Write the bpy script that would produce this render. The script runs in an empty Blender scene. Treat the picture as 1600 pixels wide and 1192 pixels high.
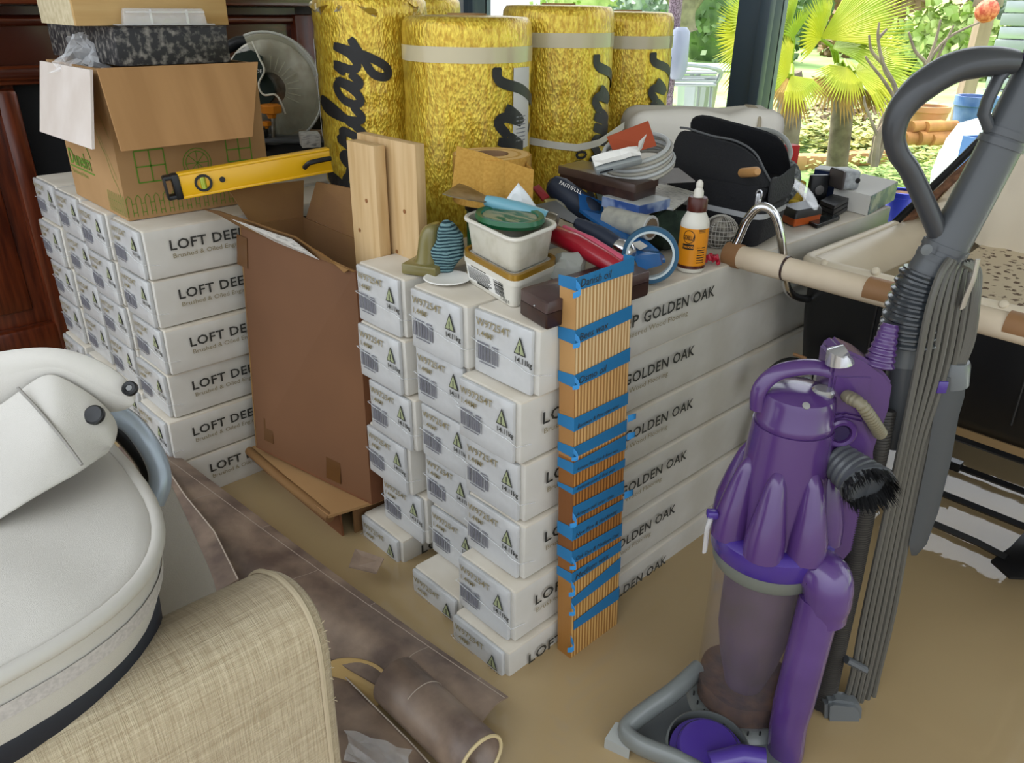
import bpy, bmesh, math, random
from math import sin, cos, pi, radians as rad
from mathutils import Vector as V, Matrix as M, Euler, noise as NZ
random.seed(7)
S = bpy.context.scene
C = S.collection
# ---------------------------------------------------------------- camera, sky, sun, exposure
F, PITCH, ROLL, YAW = 1220.0, rad(25.852), rad(-.772), rad(46.514)
CAM = V((.7265, -.7462, 1.033))
fw = V((0, cos(PITCH), -sin(PITCH))); rt = V((1, 0, 0)); dn = fw.cross(rt)
r2 = cos(ROLL)*rt + sin(ROLL)*dn; d2 = -sin(ROLL)*rt + cos(ROLL)*dn
RZ = M.Rotation(YAW, 3, 'Z')
BR, BD, BF = RZ @ r2, RZ @ d2, RZ @ fw
cd = bpy.data.cameras.new('camera'); cam = bpy.data.objects.new('camera', cd); C.objects.link(cam)
cd.sensor_width = 36; cd.lens = 36*F/1600; cd.clip_start = .02; cd.clip_end = 300
cam.matrix_world = M.Translation(CAM) @ M((BR, -BD, -BF)).transposed().to_4x4()
S.camera = cam
S.view_settings.view_transform = 'Standard'; S.view_settings.look = 'None'
S.view_settings.exposure = EXPO = 0.84; S.view_settings.gamma = 1; S.view_settings.use_curve_mapping = False
S.cycles.max_bounces = 7; S.cycles.diffuse_bounces = 4; S.cycles.glossy_bounces = 4; S.cycles.transmission_bounces = 7
S.cycles.transparent_max_bounces = 14; S.cycles.caustics_reflective = False; S.cycles.caustics_refractive = False
S.cycles.sample_clamp_indirect = 6
w = bpy.data.worlds.new('sky'); S.world = w; w.use_nodes = True
wn = w.node_tree.nodes; wl = w.node_tree.links
bg = wn['Background']; bg.inputs[1].default_value = 1.15
tc = wn.new('ShaderNodeTexCoord'); sx = wn.new('ShaderNodeSeparateXYZ'); wl.new(tc.outputs['Generated'], sx.inputs[0])
cr = wn.new('ShaderNodeValToRGB'); wl.new(sx.outputs[2], cr.inputs[0]); wl.new(cr.outputs[0], bg.inputs[0])
e = cr.color_ramp.elements; e[0].position = 0; e[0].color = (.62, .66, .70, 1); e[1].position = 1; e[1].color = (1.55, 1.66, 1.8, 1)
sl = bpy.data.lights.new('hazy_sun', 'SUN'); sl.energy = 6; sl.angle = rad(25); sl.color = (1, .97, .9)
so = bpy.data.objects.new('hazy_sun', sl); C.objects.link(so); so.rotation_euler = V((-1, .12, 1.25)).to_track_quat('Z', 'Y').to_euler()

# survey of the room: where the sight line through a point of the 1600 x 1192 photograph meets a real surface
IR, AW = V((cos(YAW), sin(YAW), 0)), V((-sin(YAW), cos(YAW), 0))
T = .612                                               # top of the flooring boxes; the flood water is z = 0
def ray(u, v): return BR*((u-800)/F) + BD*((v-596)/F) + BF
def on(u, v, **k):
    r = ray(u, v)
    if 'd' in k: return CAM + r*(k['d']/r.dot(AW))
    (a, val), = k.items(); i = 'xyz'.index(a)
    return CAM + r*((val-CAM[i])/r[i])
def top(u, v, z=T): return on(u, v, z=z)
def hz(p, v):                                          # height at which the upright through p is seen at row v
    lo, hi = -.5, 4
    for _ in range(40):
        m = (lo+hi)/2; q = V((p[0], p[1], m))-CAM
        if 596+F*q.dot(BD)/q.dot(BF) > v: lo = m
        else: hi = m
    return (lo+hi)/2
def pxm(p): return (V(p)-CAM).dot(BF)/F                # metres per pixel there
FR = M.Rotation(YAW, 4, 'Z')                           # a frame squared to the room view: x along IR, y along AW
def fr(p, rz=0, rx=0, ry=0): return M.Translation(p) @ M.Rotation(YAW+rz, 4, 'Z') @ M.Rotation(rx, 4, 'X') @ M.Rotation(ry, 4, 'Y')

# ---------------------------------------------------------------- helpers
def srgb(h):
    if not isinstance(h, str): return (*h[:3], 1)
    f = lambda c: c/12.92 if c <= .04045 else ((c+.055)/1.055)**2.4
    return (*[f(int(h[i:i+2], 16)/255) for i in (0, 2, 4)], 1)
def mat(name, col, rough=.5, metal=0, col2=None, ns=8, nd=3, nr=(.35, .65), stretch=None, bump=0, bs=60, bstretch=None, coat=0, trans=0, alpha=1, ior=1.45, emit=0, sheen=0, coords='Object', wave=None, spec=.5, bdir='X'):
    m = bpy.data.materials.new(name); m.use_nodes = True; n = m.node_tree.nodes; l = m.node_tree.links
    b = n['Principled BSDF']; I = b.inputs
    I['Base Color'].default_value = srgb(col); I['Roughness'].default_value = rough; I['Metallic'].default_value = metal
    I['Coat Weight'].default_value = coat; I['Coat Roughness'].default_value = .15; I['Transmission Weight'].default_value = trans
    I['Alpha'].default_value = alpha; I['IOR'].default_value = ior; I['Sheen Weight'].default_value = sheen; I['Specular IOR Level'].default_value = spec
    if emit: I['Emission Color'].default_value = srgb(col); I['Emission Strength'].default_value = emit
    t = n.new('ShaderNodeTexCoord')
    def src(st):
        mp = n.new('ShaderNodeMapping'); l.new(t.outputs[coords], mp.inputs[0]); mp.inputs['Scale'].default_value = st or (1, 1, 1); return mp.outputs[0]
    if col2 is not None:
        if wave:
            x = n.new('ShaderNodeTexWave'); x.inputs['Scale'].default_value = wave; x.inputs['Distortion'].default_value = ns; x.inputs['Detail'].default_value = nd
            x.inputs['Detail Scale'].default_value = 1.5; x.wave_type = 'BANDS'; x.bands_direction = bdir; o = x.outputs['Fac']
        else:
            x = n.new('ShaderNodeTexNoise'); x.inputs['Scale'].default_value = ns; x.inputs['Detail'].default_value = nd; o = x.outputs['Fac']
        l.new(src(stretch), x.inputs['Vector'])
        r = n.new('ShaderNodeValToRGB'); l.new(o, r.inputs[0]); q = r.color_ramp.elements
        q[0].position, q[1].position = nr; q[0].color = srgb(col); q[1].color = srgb(col2); l.new(r.outputs[0], I['Base Color'])
    if bump:
        x = n.new('ShaderNodeTexNoise'); x.inputs['Scale'].default_value = bs; x.inputs['Detail'].default_value = 3; l.new(src(bstretch), x.inputs['Vector'])
        bp = n.new('ShaderNodeBump'); bp.inputs['Strength'].default_value = bump; bp.inputs['Distance'].default_value = .004
        l.new(x.outputs['Fac'], bp.inputs['Height']); l.new(bp.outputs[0], I['Normal']); l.new(bp.outputs[0], I['Coat Normal'])
    return m
class B:                                               # one mesh being put together
    def __init__(s): s.b = bmesh.new(); s.mi = 0
    def _add(s, vs, fs):
        n = [s.b.verts.new(v) for v in vs]
        for f in fs:
            try: s.b.faces.new([n[i] for i in f]).material_index = s.mi
            except ValueError: pass
        return n
    def join(s, o, m=M()):
        k = {}
        for v in o.b.verts: k[v] = s.b.verts.new(m @ v.co)
        for f in o.b.faces: s.b.faces.new([k[v] for v in f.verts]).material_index = f.material_index
        o.b.free(); return s
    def box(s, c, d, m=None, bev=0, seg=2, taper=None):
        t = B(); x, y, z = d[0]/2, d[1]/2, d[2]/2
        vs = [V((i*x, j*y, k*z)) for k in (-1, 1) for j in (-1, 1) for i in (-1, 1)]
        if taper:
            for q in vs[4:]: q.x *= taper[0]; q.y *= taper[1]
        t._add(vs, [(0, 2, 3, 1), (4, 5, 7, 6), (0, 1, 5, 4), (1, 3, 7, 5), (3, 2, 6, 7), (2, 0, 4, 6)])
        if bev: bmesh.ops.bevel(t.b, geom=t.b.edges[:], offset=bev, segments=seg, affect='EDGES', profile=.5)
        for f in t.b.faces: f.material_index = s.mi
        return s.join(t, M.Translation(c) @ m if m is not None else M.Translation(c))
    def hexa(s, p, bev=0, seg=2):                      # eight corners, bottom ring then top ring
        t = B(); t._add([V(q) for q in p], [(3, 2, 1, 0), (4, 5, 6, 7), (0, 1, 5, 4), (1, 2, 6, 5), (2, 3, 7, 6), (3, 0, 4, 7)])
        bmesh.ops.recalc_face_normals(t.b, faces=t.b.faces[:])
        if bev: bmesh.ops.bevel(t.b, geom=t.b.edges[:], offset=bev, segments=seg, affect='EDGES', profile=.5)
        for f in t.b.faces: f.material_index = s.mi
        return s.join(t)
    def loft(s, rings, caps=True, closed=False):
        n = len(rings[0]); vs = [V(p) for r in rings for p in r]; fs = []; k = len(rings)
        for i in range(k if closed else k-1):
            for j in range(n):
                a, b2 = i*n+j, i*n+(j+1) % n; c, d = ((i+1) % k)*n+(j+1) % n, ((i+1) % k)*n+j
                fs.append((a, b2, c, d))
        if caps and not closed: fs += [tuple(range(n))[::-1], tuple(range((k-1)*n, k*n))]
        s._add(vs, fs); return s
    def tube(s, pts, r, n=10, closed=False, caps=True, sq=None):
        pts = [V(p) for p in pts]; k = len(pts); rings = []; up = None
        for i, p in enumerate(pts):
            a = pts[(i-1) % k] if (closed or i) else p; b2 = pts[(i+1) % k] if (closed or i < k-1) else p
            t = (b2-a).normalized() if (b2-a).length else V((0, 0, 1))
            if up is None: up = V((0, 0, 1)) if abs(t.z) < .9 else V((0, 1, 0))
            x = (up - t*up.dot(t)).normalized(); y = t.cross(x); up = x
            rr = r[i] if isinstance(r, (list, tuple)) else r
            sx_, sy_ = sq or (1, 1)
            rings.append([p + x*cos(2*pi*j/n)*rr*sx_ + y*sin(2*pi*j/n)*rr*sy_ for j in range(n)])
        return s.loft(rings, caps, closed)
    def lathe(s, prof, n=24, m=M(), caps=True, f=None):
        return s.loft([[m @ V((r*cos(2*pi*j/n)*(f(j/n, r, z) if f else 1), r*sin(2*pi*j/n)*(f(j/n, r, z) if f else 1), z)) for j in range(n)] for r, z in prof], caps)
    def sheet(s, rows, t=0, dirn=None):                # grid of points, thickened by t along dirn or downwards
        k, n = len(rows), len(rows[0]); off = (V(dirn) if dirn else V((0, 0, -1)))*t
        vs = [V(p) for r in rows for p in r]; fs = [(i*n+j, i*n+j+1, (i+1)*n+j+1, (i+1)*n+j) for i in range(k-1) for j in range(n-1)]
        if t:
            o = k*n; vs += [p+off for p in vs]; fs += [tuple(o+q for q in f[::-1]) for f in fs]
            ed = [(0, j) for j in range(n)] + [(i, n-1) for i in range(1, k)] + [(k-1, j) for j in range(n-2, -1, -1)] + [(i, 0) for i in range(k-2, 0, -1)]
            ed = [i*n+j for i, j in ed]
            fs += [(ed[(i+1) % len(ed)], ed[i], ed[i]+o, ed[(i+1) % len(ed)]+o) for i in range(len(ed))]
        s._add(vs, fs); return s
    def prism(s, out, vec, m=M(), bev=0):              # flat outline pushed along vec
        t = B(); n = len(out); out = [V(p).to_3d() for p in out]; vec = V(vec)
        t._add(out + [p+vec for p in out], [tuple(range(n))[::-1], tuple(range(n, 2*n))] + [(i, (i+1) % n, n+(i+1) % n, n+i) for i in range(n)])
        bmesh.ops.recalc_face_normals(t.b, faces=t.b.faces[:])
        if bev: bmesh.ops.bevel(t.b, geom=[e_ for e_ in t.b.edges if len(e_.link_faces) == 2 and e_.calc_face_angle(0) > .6], offset=bev, segments=2, affect='EDGES')
        for f in t.b.faces: f.material_index = s.mi
        return s.join(t, m)
    def ball(s, c, r, n=12, k=8, m=None):
        r = r if isinstance(r, (tuple, list)) else (r, r, r); m = m or M()
        rings = [[V(c) + m @ V((r[0]*sin(pi*i/k)*cos(2*pi*j/n), r[1]*sin(pi*i/k)*sin(2*pi*j/n), r[2]*cos(pi*i/k))) for j in range(n)] for i in [.08]+list(range(1, k))+[k-.08]]
        return s.loft(rings)
def obj(name, b, m=None, parent=None, smooth=40, solid=0, sub=0, mw=None):
    if isinstance(b, B):
        bmesh.ops.recalc_face_normals(b.b, faces=b.b.faces[:])
        me = bpy.data.meshes.new(name); b.b.to_mesh(me); b.b.free()
    else: me = b
    if m is not None:
        for x in (m if isinstance(m, (list, tuple)) else [m]): me.materials.append(x)
    if smooth:
        me.polygons.foreach_set('use_smooth', [True]*len(me.polygons)); me.set_sharp_from_angle(angle=rad(smooth))
    o = bpy.data.objects.new(name, me); C.objects.link(o)
    if parent: o.parent = parent
    if mw is not None: o.matrix_local = mw
    if solid: d = o.modifiers.new('solid', 'SOLIDIFY'); d.thickness = solid; d.offset = 0
    if sub: d = o.modifiers.new('sub', 'SUBSURF'); d.levels = d.render_levels = sub
    return o
def sub_(n, b, m, par, **k): return obj(n, b, m, par, **k)
def tag(o, label, cat, group=None, kind=None):
    if label: o['label'] = label
    if cat: o['category'] = cat
    if group: o['group'] = group
    if kind: o['kind'] = kind
    return o
def thing(name, label, cat, loc=(0, 0, 0), rz=0, group=None, mw=None):
    o = bpy.data.objects.new(name, None); C.objects.link(o); o.empty_display_size = .05
    if mw is not None: o.matrix_world = mw
    else: o.location = loc; o.rotation_euler = (0, 0, rz)
    return tag(o, label, cat, group)
def struct(name, b, m, parent=None, **k):
    o = obj(name, b, m, parent, **k)
    if not parent: o['kind'] = 'structure'
    return o
def copy_tree(o, parent=None):
    c = o.copy(); C.objects.link(c)
    if parent: c.parent = parent
    for ch in list(o.children): copy_tree(ch, c)
    return c
def text(s, size, align='LEFT', shear=0, bold=0, m=None, sp=1):
    cu = bpy.data.curves.new('lettering', 'FONT'); cu.body = s; cu.size = size; cu.align_x = align; cu.shear = shear; cu.offset = bold; cu.space_character = sp
    cu.resolution_u = 2; o = bpy.data.objects.new('lettering', cu); C.objects.link(o)
    me = bpy.data.meshes.new_from_object(o.evaluated_get(bpy.context.evaluated_depsgraph_get()))
    bpy.data.objects.remove(o); bpy.data.curves.remove(cu); me.materials.clear()
    if m: me.materials.append(m)
    return me
def textB(b, s, size, mx, **k):                         # lettering added to a mesh being built
    me = text(s, size, **k); n = [b.b.verts.new(mx @ v.co) for v in me.vertices]
    for p in me.polygons:
        try: b.b.faces.new([n[i] for i in p.vertices]).material_index = b.mi
        except ValueError: pass
    bpy.data.meshes.remove(me)
def axes(o, x, z): # matrix with the given x and z directions at o
    x = V(x).normalized(); z = V(z); z = (z-x*z.dot(x)).normalized(); y = z.cross(x)
    return M.Translation(o) @ M((x, y, z)).transposed().to_4x4()
def lerp(a, b, t): return a+(b-a)*t
def spline(pts, k=6):                                   # smooth run through points
    P = [V(p) for p in pts]; out = []
    for i in range(len(P)-1):
        a, b, c, d = P[max(i-1, 0)], P[i], P[i+1], P[min(i+2, len(P)-1)]
        for j in range(k):
            t = j/k; out.append(.5*((2*b)+(c-a)*t+(2*a-5*b+4*c-d)*t*t+(3*b-a-3*c+d)*t**3))
    return out+[P[-1]]
def spread(n, f): return [f(i/(n-1)) for i in range(n)]
# ---------------------------------------------------------------- materials
m_carton = mat('white_carton', 'cdcac3', .45, col2='c0bcb2', ns=9, bump=.12, bs=30)
m_cartonend = mat('filmed_carton_end', 'c4c5c5', .4, col2='b0b1b1', ns=12, bump=.35, bs=45, coat=.6)
m_cartontop = mat('carton_top', 'd4cdc0', .5, col2='c2b8a6', ns=7, bump=.1, bs=30)
m_ink = mat('dark_print', '33332f', .6); m_olive = mat('olive_print', '8b8060', .6); m_bar = mat('barcode_print', '707078', .6)
m_green = mat('sage_print', '9ba27c', .6); m_film = mat('clinging_film', 'e8ecee', .12, alpha=.28, bump=.8, bs=70, coat=1)
m_water = mat('brown_flood_water', 'a58e68', .03, col2='ae9872', ns=1.6, nd=2, bump=.3, bs=16, bstretch=(1, .45, 1), ior=1.45, spec=.5)
m_wall = mat('white_plaster', 'd8d6d0', .8); m_mahog = mat('mahogany', '42190c', .3, col2='663018', ns=4, nd=6, wave=2, stretch=(9, 1, 9), coat=.3)
m_mahogv = mat('mahogany_upright', '431809', .3, col2='6a2f16', ns=5, nd=6, stretch=(14, 14, 1.2), coat=.3)
m_black = mat('black_firebox', '0b0d12', .7); m_frame = mat('dark_grey_window_frame', '43525c', .35); m_frame2 = mat('black_gasket', '10151a', .5)
m_glass = mat('window_glass', 'ffffff', .0, trans=1, ior=1.02, spec=.3)
# ---------------------------------------------------------------- the setting
WX, WY = -1.95, 1.50                                    # chimney-breast wall, glazed wall
FLZ = -.057
struct('floor', B().box((.6, 0, FLZ-.05), (5.2, 3.0, .1)), mat('submerged_floor', '6a5a44', .6, col2='54462f', ns=6))
def wgrid(x0, x1, y0, y1, n): return [[(lerp(x0, x1, i/n), lerp(y0, y1, j/n), 0) for i in range(n+1)] for j in range(n+1)]
wt = obj('flood_water', B().sheet(wgrid(WX, 3.2, -1.5, WY, 40)), m_water); tag(wt, 'still muddy brown floodwater covering the floor', 'water', kind='stuff')
struct('wall_left', B().box((WX-.06, .0, 1.15), (.12, 3.0, 2.42)), m_wall)
struct('ceiling', B().box((.6, 0, 2.41), (5.2, 3.0, .1)), m_wall)
wl_ = struct('wall_back', B().box((.6, WY+.1, 2.18), (5.2, .2, .36)), m_wall)
struct('trim_1', B().box((WX+.02, WY-.03, 1.0), (.04, .06, 2.0)), mat('white_reveal', 'e2e2de', .6))
wf = struct('window_1', B().box((.6, WY, .03), (5.1, .09, .17), bev=.004), m_frame)
PX = -.607
for x, wd in ((-1.88, .1), (PX, .118), (.95, .1), (2.3, .1)):
    p = obj('frame_post', B().box((x, WY, 1.05), (wd, .075, 1.96), bev=.004), m_frame, wf)
    obj('gasket', B().box((x+wd*.18, WY-.04, 1.05), (.006, .006, 1.9)), m_frame2, p)
    obj('bead', B().box((x+wd*.36, WY-.045, 1.05), (wd*.28, .03, 1.9), bev=.003), m_frame, p)
obj('head_rail', B().box((.6, WY, 2.0), (5.1, .08, .08)), m_frame, wf)
for a, b_ in ((-1.83, PX-.059), (PX+.059, .9), (1.0, 2.25)):
    obj('pane', B().box(((a+b_)/2, WY+.01, 1.04), (b_-a, .006, 1.86)), m_glass, wf)
# fireplace surround
fx = WX+.0
fs = thing('fireplace_surround', 'dark polished mahogany fireplace surround with black opening behind the tall box stack', 'fireplace', (fx, 0, 0))
def fp(n, b, m, par=None): return obj(n, b, m, par or fs)
def fq(u, v, dx=0): q = on(u, v, x=fx+dx); return q.y, q.z
fp('upright', B().box((.03, -.46, .37), (.06, .56, .9)), m_mahogv)
u_ = fp('panel_frame', B().box((.075, -.208, .38), (.05, .055, .85), bev=.012).box((.075, -.70, .38), (.05, .08, .85), bev=.012).box((.075, -.45, .085), (.049, .45, .10), bev=.012).box((.075, -.45, .775), (.049, .45, .075), bev=.012), m_mahogv)
fp('raised_panel', B().box((.062, -.455, .43), (.02, .36, .50), bev=.008), m_mahogv)
fp('upright', B().box((.05, .745, .5), (.11, .13, .98), bev=.004), m_mahogv)
fp('frieze', B().box((.035, .0, .915), (.07, 1.4, .19)), m_mahog)
fp('moulding', B().tube([(.085, -.75, .845), (.085, .685, .845)], .02, 10).tube([(.08, -.75, .975), (.08, .685, .975)], .014, 10).tube([(.075, -.75, .822), (.075, .685, .822)], .009, 8), m_mahog)
fp('mantel_shelf', B().box((.09, .05, 1.035), (.2, 1.75, .04), bev=.01), m_mahog)
fp('opening', B().box((.012, .24, .4), (.02, .90, .84)), m_black)

# ---------------------------------------------------------------- cartons of oak flooring
BW, BL, BH = .142, 1.177, .1115
def tri(b, x, z, s, y=0, m=None, mi=(0, 1)):            # warning triangle standing on its base, pushed out along -y
    o = [(x-s*.5, z), (x+s*.5, z), (x, z+s*1.15)]
    b.mi = mi[0]; b.prism([(p[0], y, p[1]) for p in o], (0, -.0006, 0))
    c = (x, z+s*.38); k = .78
    b.mi = mi[1]; b.prism([(c[0]+(p[0]-c[0])*k, y-.0006, c[1]+(p[1]-c[1])*k) for p in o], (0, -.0004, 0))
    b.mi = mi[0]; b.box((x, y-.0013, z+s*.42), (s*.07, .0006, s*.38)); b.box((x, y-.0013, z+s*.14), (s*.08, .0006, s*.09))
def make_carton(w, h, L, seed, t0=.042, t1=.223, tl=.441):
    rnd = random.Random(seed); t = thing('flooring_carton', 'carton', 'carton')
    def crush(b, a):
        for v in b.b.verts:
            q = v.co*9+V((seed*3.1, 0, 0)); v.co += V((.45*NZ.noise(q), .5*NZ.noise(q+V((7, 3, 1))), .35*NZ.noise(q+V((1, 9, 4)))))*a
    b = B().box((-w/2, L/2, h/2), (w-.003, L, h-.003), bev=.004, seg=2)
    bmesh.ops.subdivide_edges(b.b, edges=[e_ for e_ in b.b.edges if e_.calc_length() > .08], cuts=4, use_grid_fill=True); crush(b, .0035)
    for f in b.b.faces: f.material_index = 1 if f.calc_center_median().z > h*.93 else 0
    obj('body', b, [m_carton, m_cartontop], t)
    b = B().box((-w/2-.004, -.004, h/2-.001), (w-.014, .009, h-.006), bev=.0035, seg=2)
    bmesh.ops.subdivide_edges(b.b, edges=[e_ for e_ in b.b.edges if e_.calc_length() > .05], cuts=4, use_grid_fill=True); crush(b, .003)
    obj('end_flap', b, m_cartonend, t)
    y = -.0104
    EX = lambda x, z: axes((x, y, z), (1, 0, 0), (0, -1, 0))
    b = B(); textB(b, 'W97254T', .0175, EX(-w*.93, h*.755), sp=1.08, bold=.0002); textB(b, '1.44M²', .0145, EX(-w*.93, h*.60), bold=.0001); obj('code_print', b, m_olive, t, smooth=0)
    b = B(); x = -w*.92
    while x < -w*.56:
        d = rnd.choice((.0007, .0012, .002, .003)); b.box((x, y, h*.36), (d, .0006, h*.23)); x += d+rnd.choice((.0008, .0014, .002))
    b.box((-w*.82, y, h*.505), (w*.2, .0006, h*.018)); b.box((-w*.62, y, h*.505), (w*.1, .0006, h*.018)); b.box((-w*.75, y, h*.21), (w*.26, .0006, h*.014))
    obj('barcode', b, m_bar, t, smooth=0)
    b = B(); tri(b, -w*.235, h*.57, .025, y); b.mi = 0; textB(b, '14.11kg', .0125, EX(-w*.325, h*.45), bold=.0003); obj('hazard_sign', b, [m_ink, m_green], t, smooth=0)
    b = B(); pts = [(-w-.0008, .015, h*.5+rnd.uniform(-.004, .004))]+[(-w+i*w/7, y-.001, h*.52-h*.03*i*.8+rnd.uniform(-.003, .003)) for i in range(8)]+[(.0015, .02, h*.3)]
    b.tube(pts, .0009, 6); obj('tape_edge', b, m_film, t)
    SX = lambda yy, z: axes((.0035, yy, z), (0, 1, 0), (1, 0, 0))
    b = B()
    for w_, a0_, a1_ in (('LOFT DEEP', t0, t1), ('GOLDEN OAK', t1+.013, tl)):
        me = text(w_, .029, bold=.0005, sp=1.07); lo, hi = min(v.co.x for v in me.vertices), max(v.co.x for v in me.vertices); bpy.data.meshes.remove(me)
        textB(b, w_, .029, SX(0, h*.545) @ M.Translation((a0_, 0, 0)) @ M.Diagonal(((a1_-a0_)/(hi-lo), 1, 1, 1)) @ M.Translation((-lo, 0, 0)), bold=.0005, sp=1.07)
    obj('title_print', b, m_ink, t, smooth=0)
    me = text('Brushed & Oiled Engineered Wood Flooring', .0135, m=m_olive); kx = (tl-t0)*.80/max(v.co.x for v in me.vertices); obj('subtitle_print', me, None, t, smooth=0, mw=SX(t0+.002, h*.385) @ M.Diagonal((kx, 1, 1, 1)))
    return t
def shape_up(t, kw, kh): pass
protoR = [make_carton(BW, BH, BL, i) for i in (1, 2, 3)]; used = set()
def place(protos, i, x, y, z, rz, label, group, ry=0):
    p = protos[i % len(protos)]
    o = p if p not in used else copy_tree(p); used.add(p)
    o.location = (x, y, z); o.rotation_euler = (0, ry, rz); o['label'] = label; o['group'] = group
    return o
ordn = ['topmost', 'second from the top', 'third from the top', 'fourth from the top', 'fifth from the top', 'lowest, in the water']
RS = {'right': ([(0, 0, 0), (-.008, -.028, .1), (-.006, -.018, -.3), (.0, -.022, .1), (.010, -.05, .5), (.020, -.072, .8)], 'board side'),
      'middle': ([(-.144, -.016, 0), (-.153, -.004, 0), (-.151, 0, -.2), (-.160, .012, .1), (-.145, .010, .5), (-.131, -.05, .8)], 'middle column'),
      'left': ([(-.313, -.012, .2), (-.312, -.018, .3), (-.296, -.014, -.1), (-.322, -.012, -.6), (-.298, .004, .5), (-.345, -.026, .2)], 'brown box side')}
for ci, (k, (rows, ph)) in enumerate(RS.items()):
    for r, (x, y, a) in enumerate(rows):
        place(protoR, ci*2+r, x, y, T-(r+1)*BH, rad(a), f'white flooring carton in the front stack, {ordn[r]}, {ph}', 'flooring cartons in the front stack')
LT, LW, LH, LX, LY = .625, .160, .105, -.857, -.248
protoL = [make_carton(LW, LH, BL, i, .046, .208, .40) for i in (4, 5, 6)]
cols = ['fourth column', 'third column', 'second column', 'first column']
for c_ in range(4):
    for r in range(6):
        rr = random.Random(c_*9+r)
        place(protoL, c_+r, LX-c_*(LW+.0245)+rr.uniform(-.003, .003)+(0, -.0, .004, -.004, .003, 0)[r], LY+rr.uniform(-.01, .008)-(.012 if r == 4 else 0), LT-(r+1)*LH, rad(1.4+rr.uniform(-.2, .2)),
              f'white flooring carton by the fireplace, {(ordn[:5]+["lowest"])[r]} in the {cols[c_]} from it', 'flooring cartons in the back stack')
# ---------------------------------------------------------------- brown boxes, planks, level
m_card = mat('brown_cardboard', '8a673a', .8, col2='785634', ns=5, bump=.08, bs=40, bstretch=(1, 1, 8)); m_cardd = mat('damp_cardboard', '7d5030', .75, col2='6a3f24', ns=6, nr=(.3, .7), bump=.08, bs=30)
m_cardl = mat('light_cardboard', 'b08a5c', .8, col2='a27c50', ns=5); m_flute = mat('corrugated_edge', 'a8845a', .9, col2='6a4c30', ns=150)
m_tape = mat('brown_parcel_tape', '5e3d1c', .25, coat=.4); m_inkg = mat('leaf_green_print', '5a8222', .7); m_white = mat('white_paper', 'e4e2dc', .6); m_paperp = mat('printed_paper', 'd8d6d0', .6, col2='8a8a88', ns=60, nr=(.5, .7), stretch=(1, 4, 4))
def quad(b, p, t, n): return b.sheet([[p[0], p[1]], [p[3], p[2]]], t, n)
tb = thing('cardboard_box', 'tall open brown cardboard box with torn flaps between the two carton stacks', 'box', (-.65, .02, .08))
def W(o, t): o.matrix_parent_inverse = M.Translation(t.location).inverted(); return o
f0, f1 = V((-.822, -.062, .612)), V((-.470, -.011, .587)); g0, g1 = V((-.822, -.098, .098)), V((-.472, -.014, .078))
bl = V((-.822, .085, .606)); br_ = V((-.462, .10, .590)); hl, hr = V((-.822, .085, .098)), V((-.462, .10, .08))
def wall(n, a, b_, c, d, nn, m=m_card): return W(obj(n, quad(B(), [a, b_, c, d], .005, nn), m, tb, smooth=0), tb)
wall('front_panel', g0, g1, f1, f0, (0, 1, 0), mat('shaded_box_front', '775134', .8, col2='5c3d26', ns=2.2, nr=(.3, .8), bump=.05, bs=30)); wall('side_panel', g1, hr, br_, f1, (-1, 0, 0), m_cardd); wall('side_panel', hl, g0, f0, bl, (1, 0, 0)); wall('back_panel', hr, hl, bl, br_, (0, -1, 0)); wall('base_panel', g0, g1, hr, hl, (0, 0, -1), m_cardd)  # front panel's brown is darkened to hold the shade between the stacks
def P3(*l): return [on(u, v, **{k: c}) for u, v, k, c in l]
wall('flap', bl, V((-.822, -.035, .61)), on(357, 296, x=-.835), on(475, 282, x=-.85), (-1, 0, 0), m_card)
wall('flap', br_, bl+V((.012, 0, 0)), on(494, 284, y=.10), on(600, 305, y=.12), (0, 1, 0), m_card)
rows = []
for i in range(9):
    t_ = i/8; h = f0.lerp(f1, t_); uv = [(320, 326), (345, 330), (364, 336), (400, 348), (430, 358), (462, 370), (495, 390), (520, 408), (541, 424)][i]
    q = on(*uv, y=h.y-.05*(1-t_)-.006); rows.append([h, h.lerp(q, .5)+V((0, -.004*sin(i*2), .004)), q+V((0, 0, .002*sin(i*3)))])
W(obj('torn_flap', B().sheet(rows, .005, (0, -1, 0)), m_card, tb), tb)
fl = lambda s_, t_: rows[0][0].lerp(rows[0][2], t_).lerp(rows[8][0].lerp(rows[8][2], t_), s_)
W(obj('shipping_label', B().sheet([[rows[2][2]+V((.01, -.008, -.004)), rows[5][2]+V((0, -.008, -.004))], [rows[3][0]+V((0, -.008, .0)), rows[6][0]+V((0, -.009, .0))]], .001, (0, -1, 0)), m_paperp, tb, smooth=0), tb)
def ontape(u0, v0, u1, v1): # strip of parcel tape on the box front
    def pt(u, v):
        n = (g1-g0).cross(f0-g0).normalized(); n = n if n.y < 0 else -n; r = ray(u, v); return CAM + r*((g0-CAM).dot(n)/r.dot(n)) + n*.004
    return B().sheet([[pt(u0, v0), pt(u1, v0+(u1-u0)*.46)], [pt(u0+1, v1), pt(u1+1, v1+(u1-u0)*.46)]], .001, (0, 1, 0))
for a in ((372, 365, 388, 412), (519, 420, 541, 452), (414, 652, 428, 686), (511, 683, 533, 745)): W(obj('tape_strip', ontape(*a), m_tape, tb, smooth=0), tb)
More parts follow.
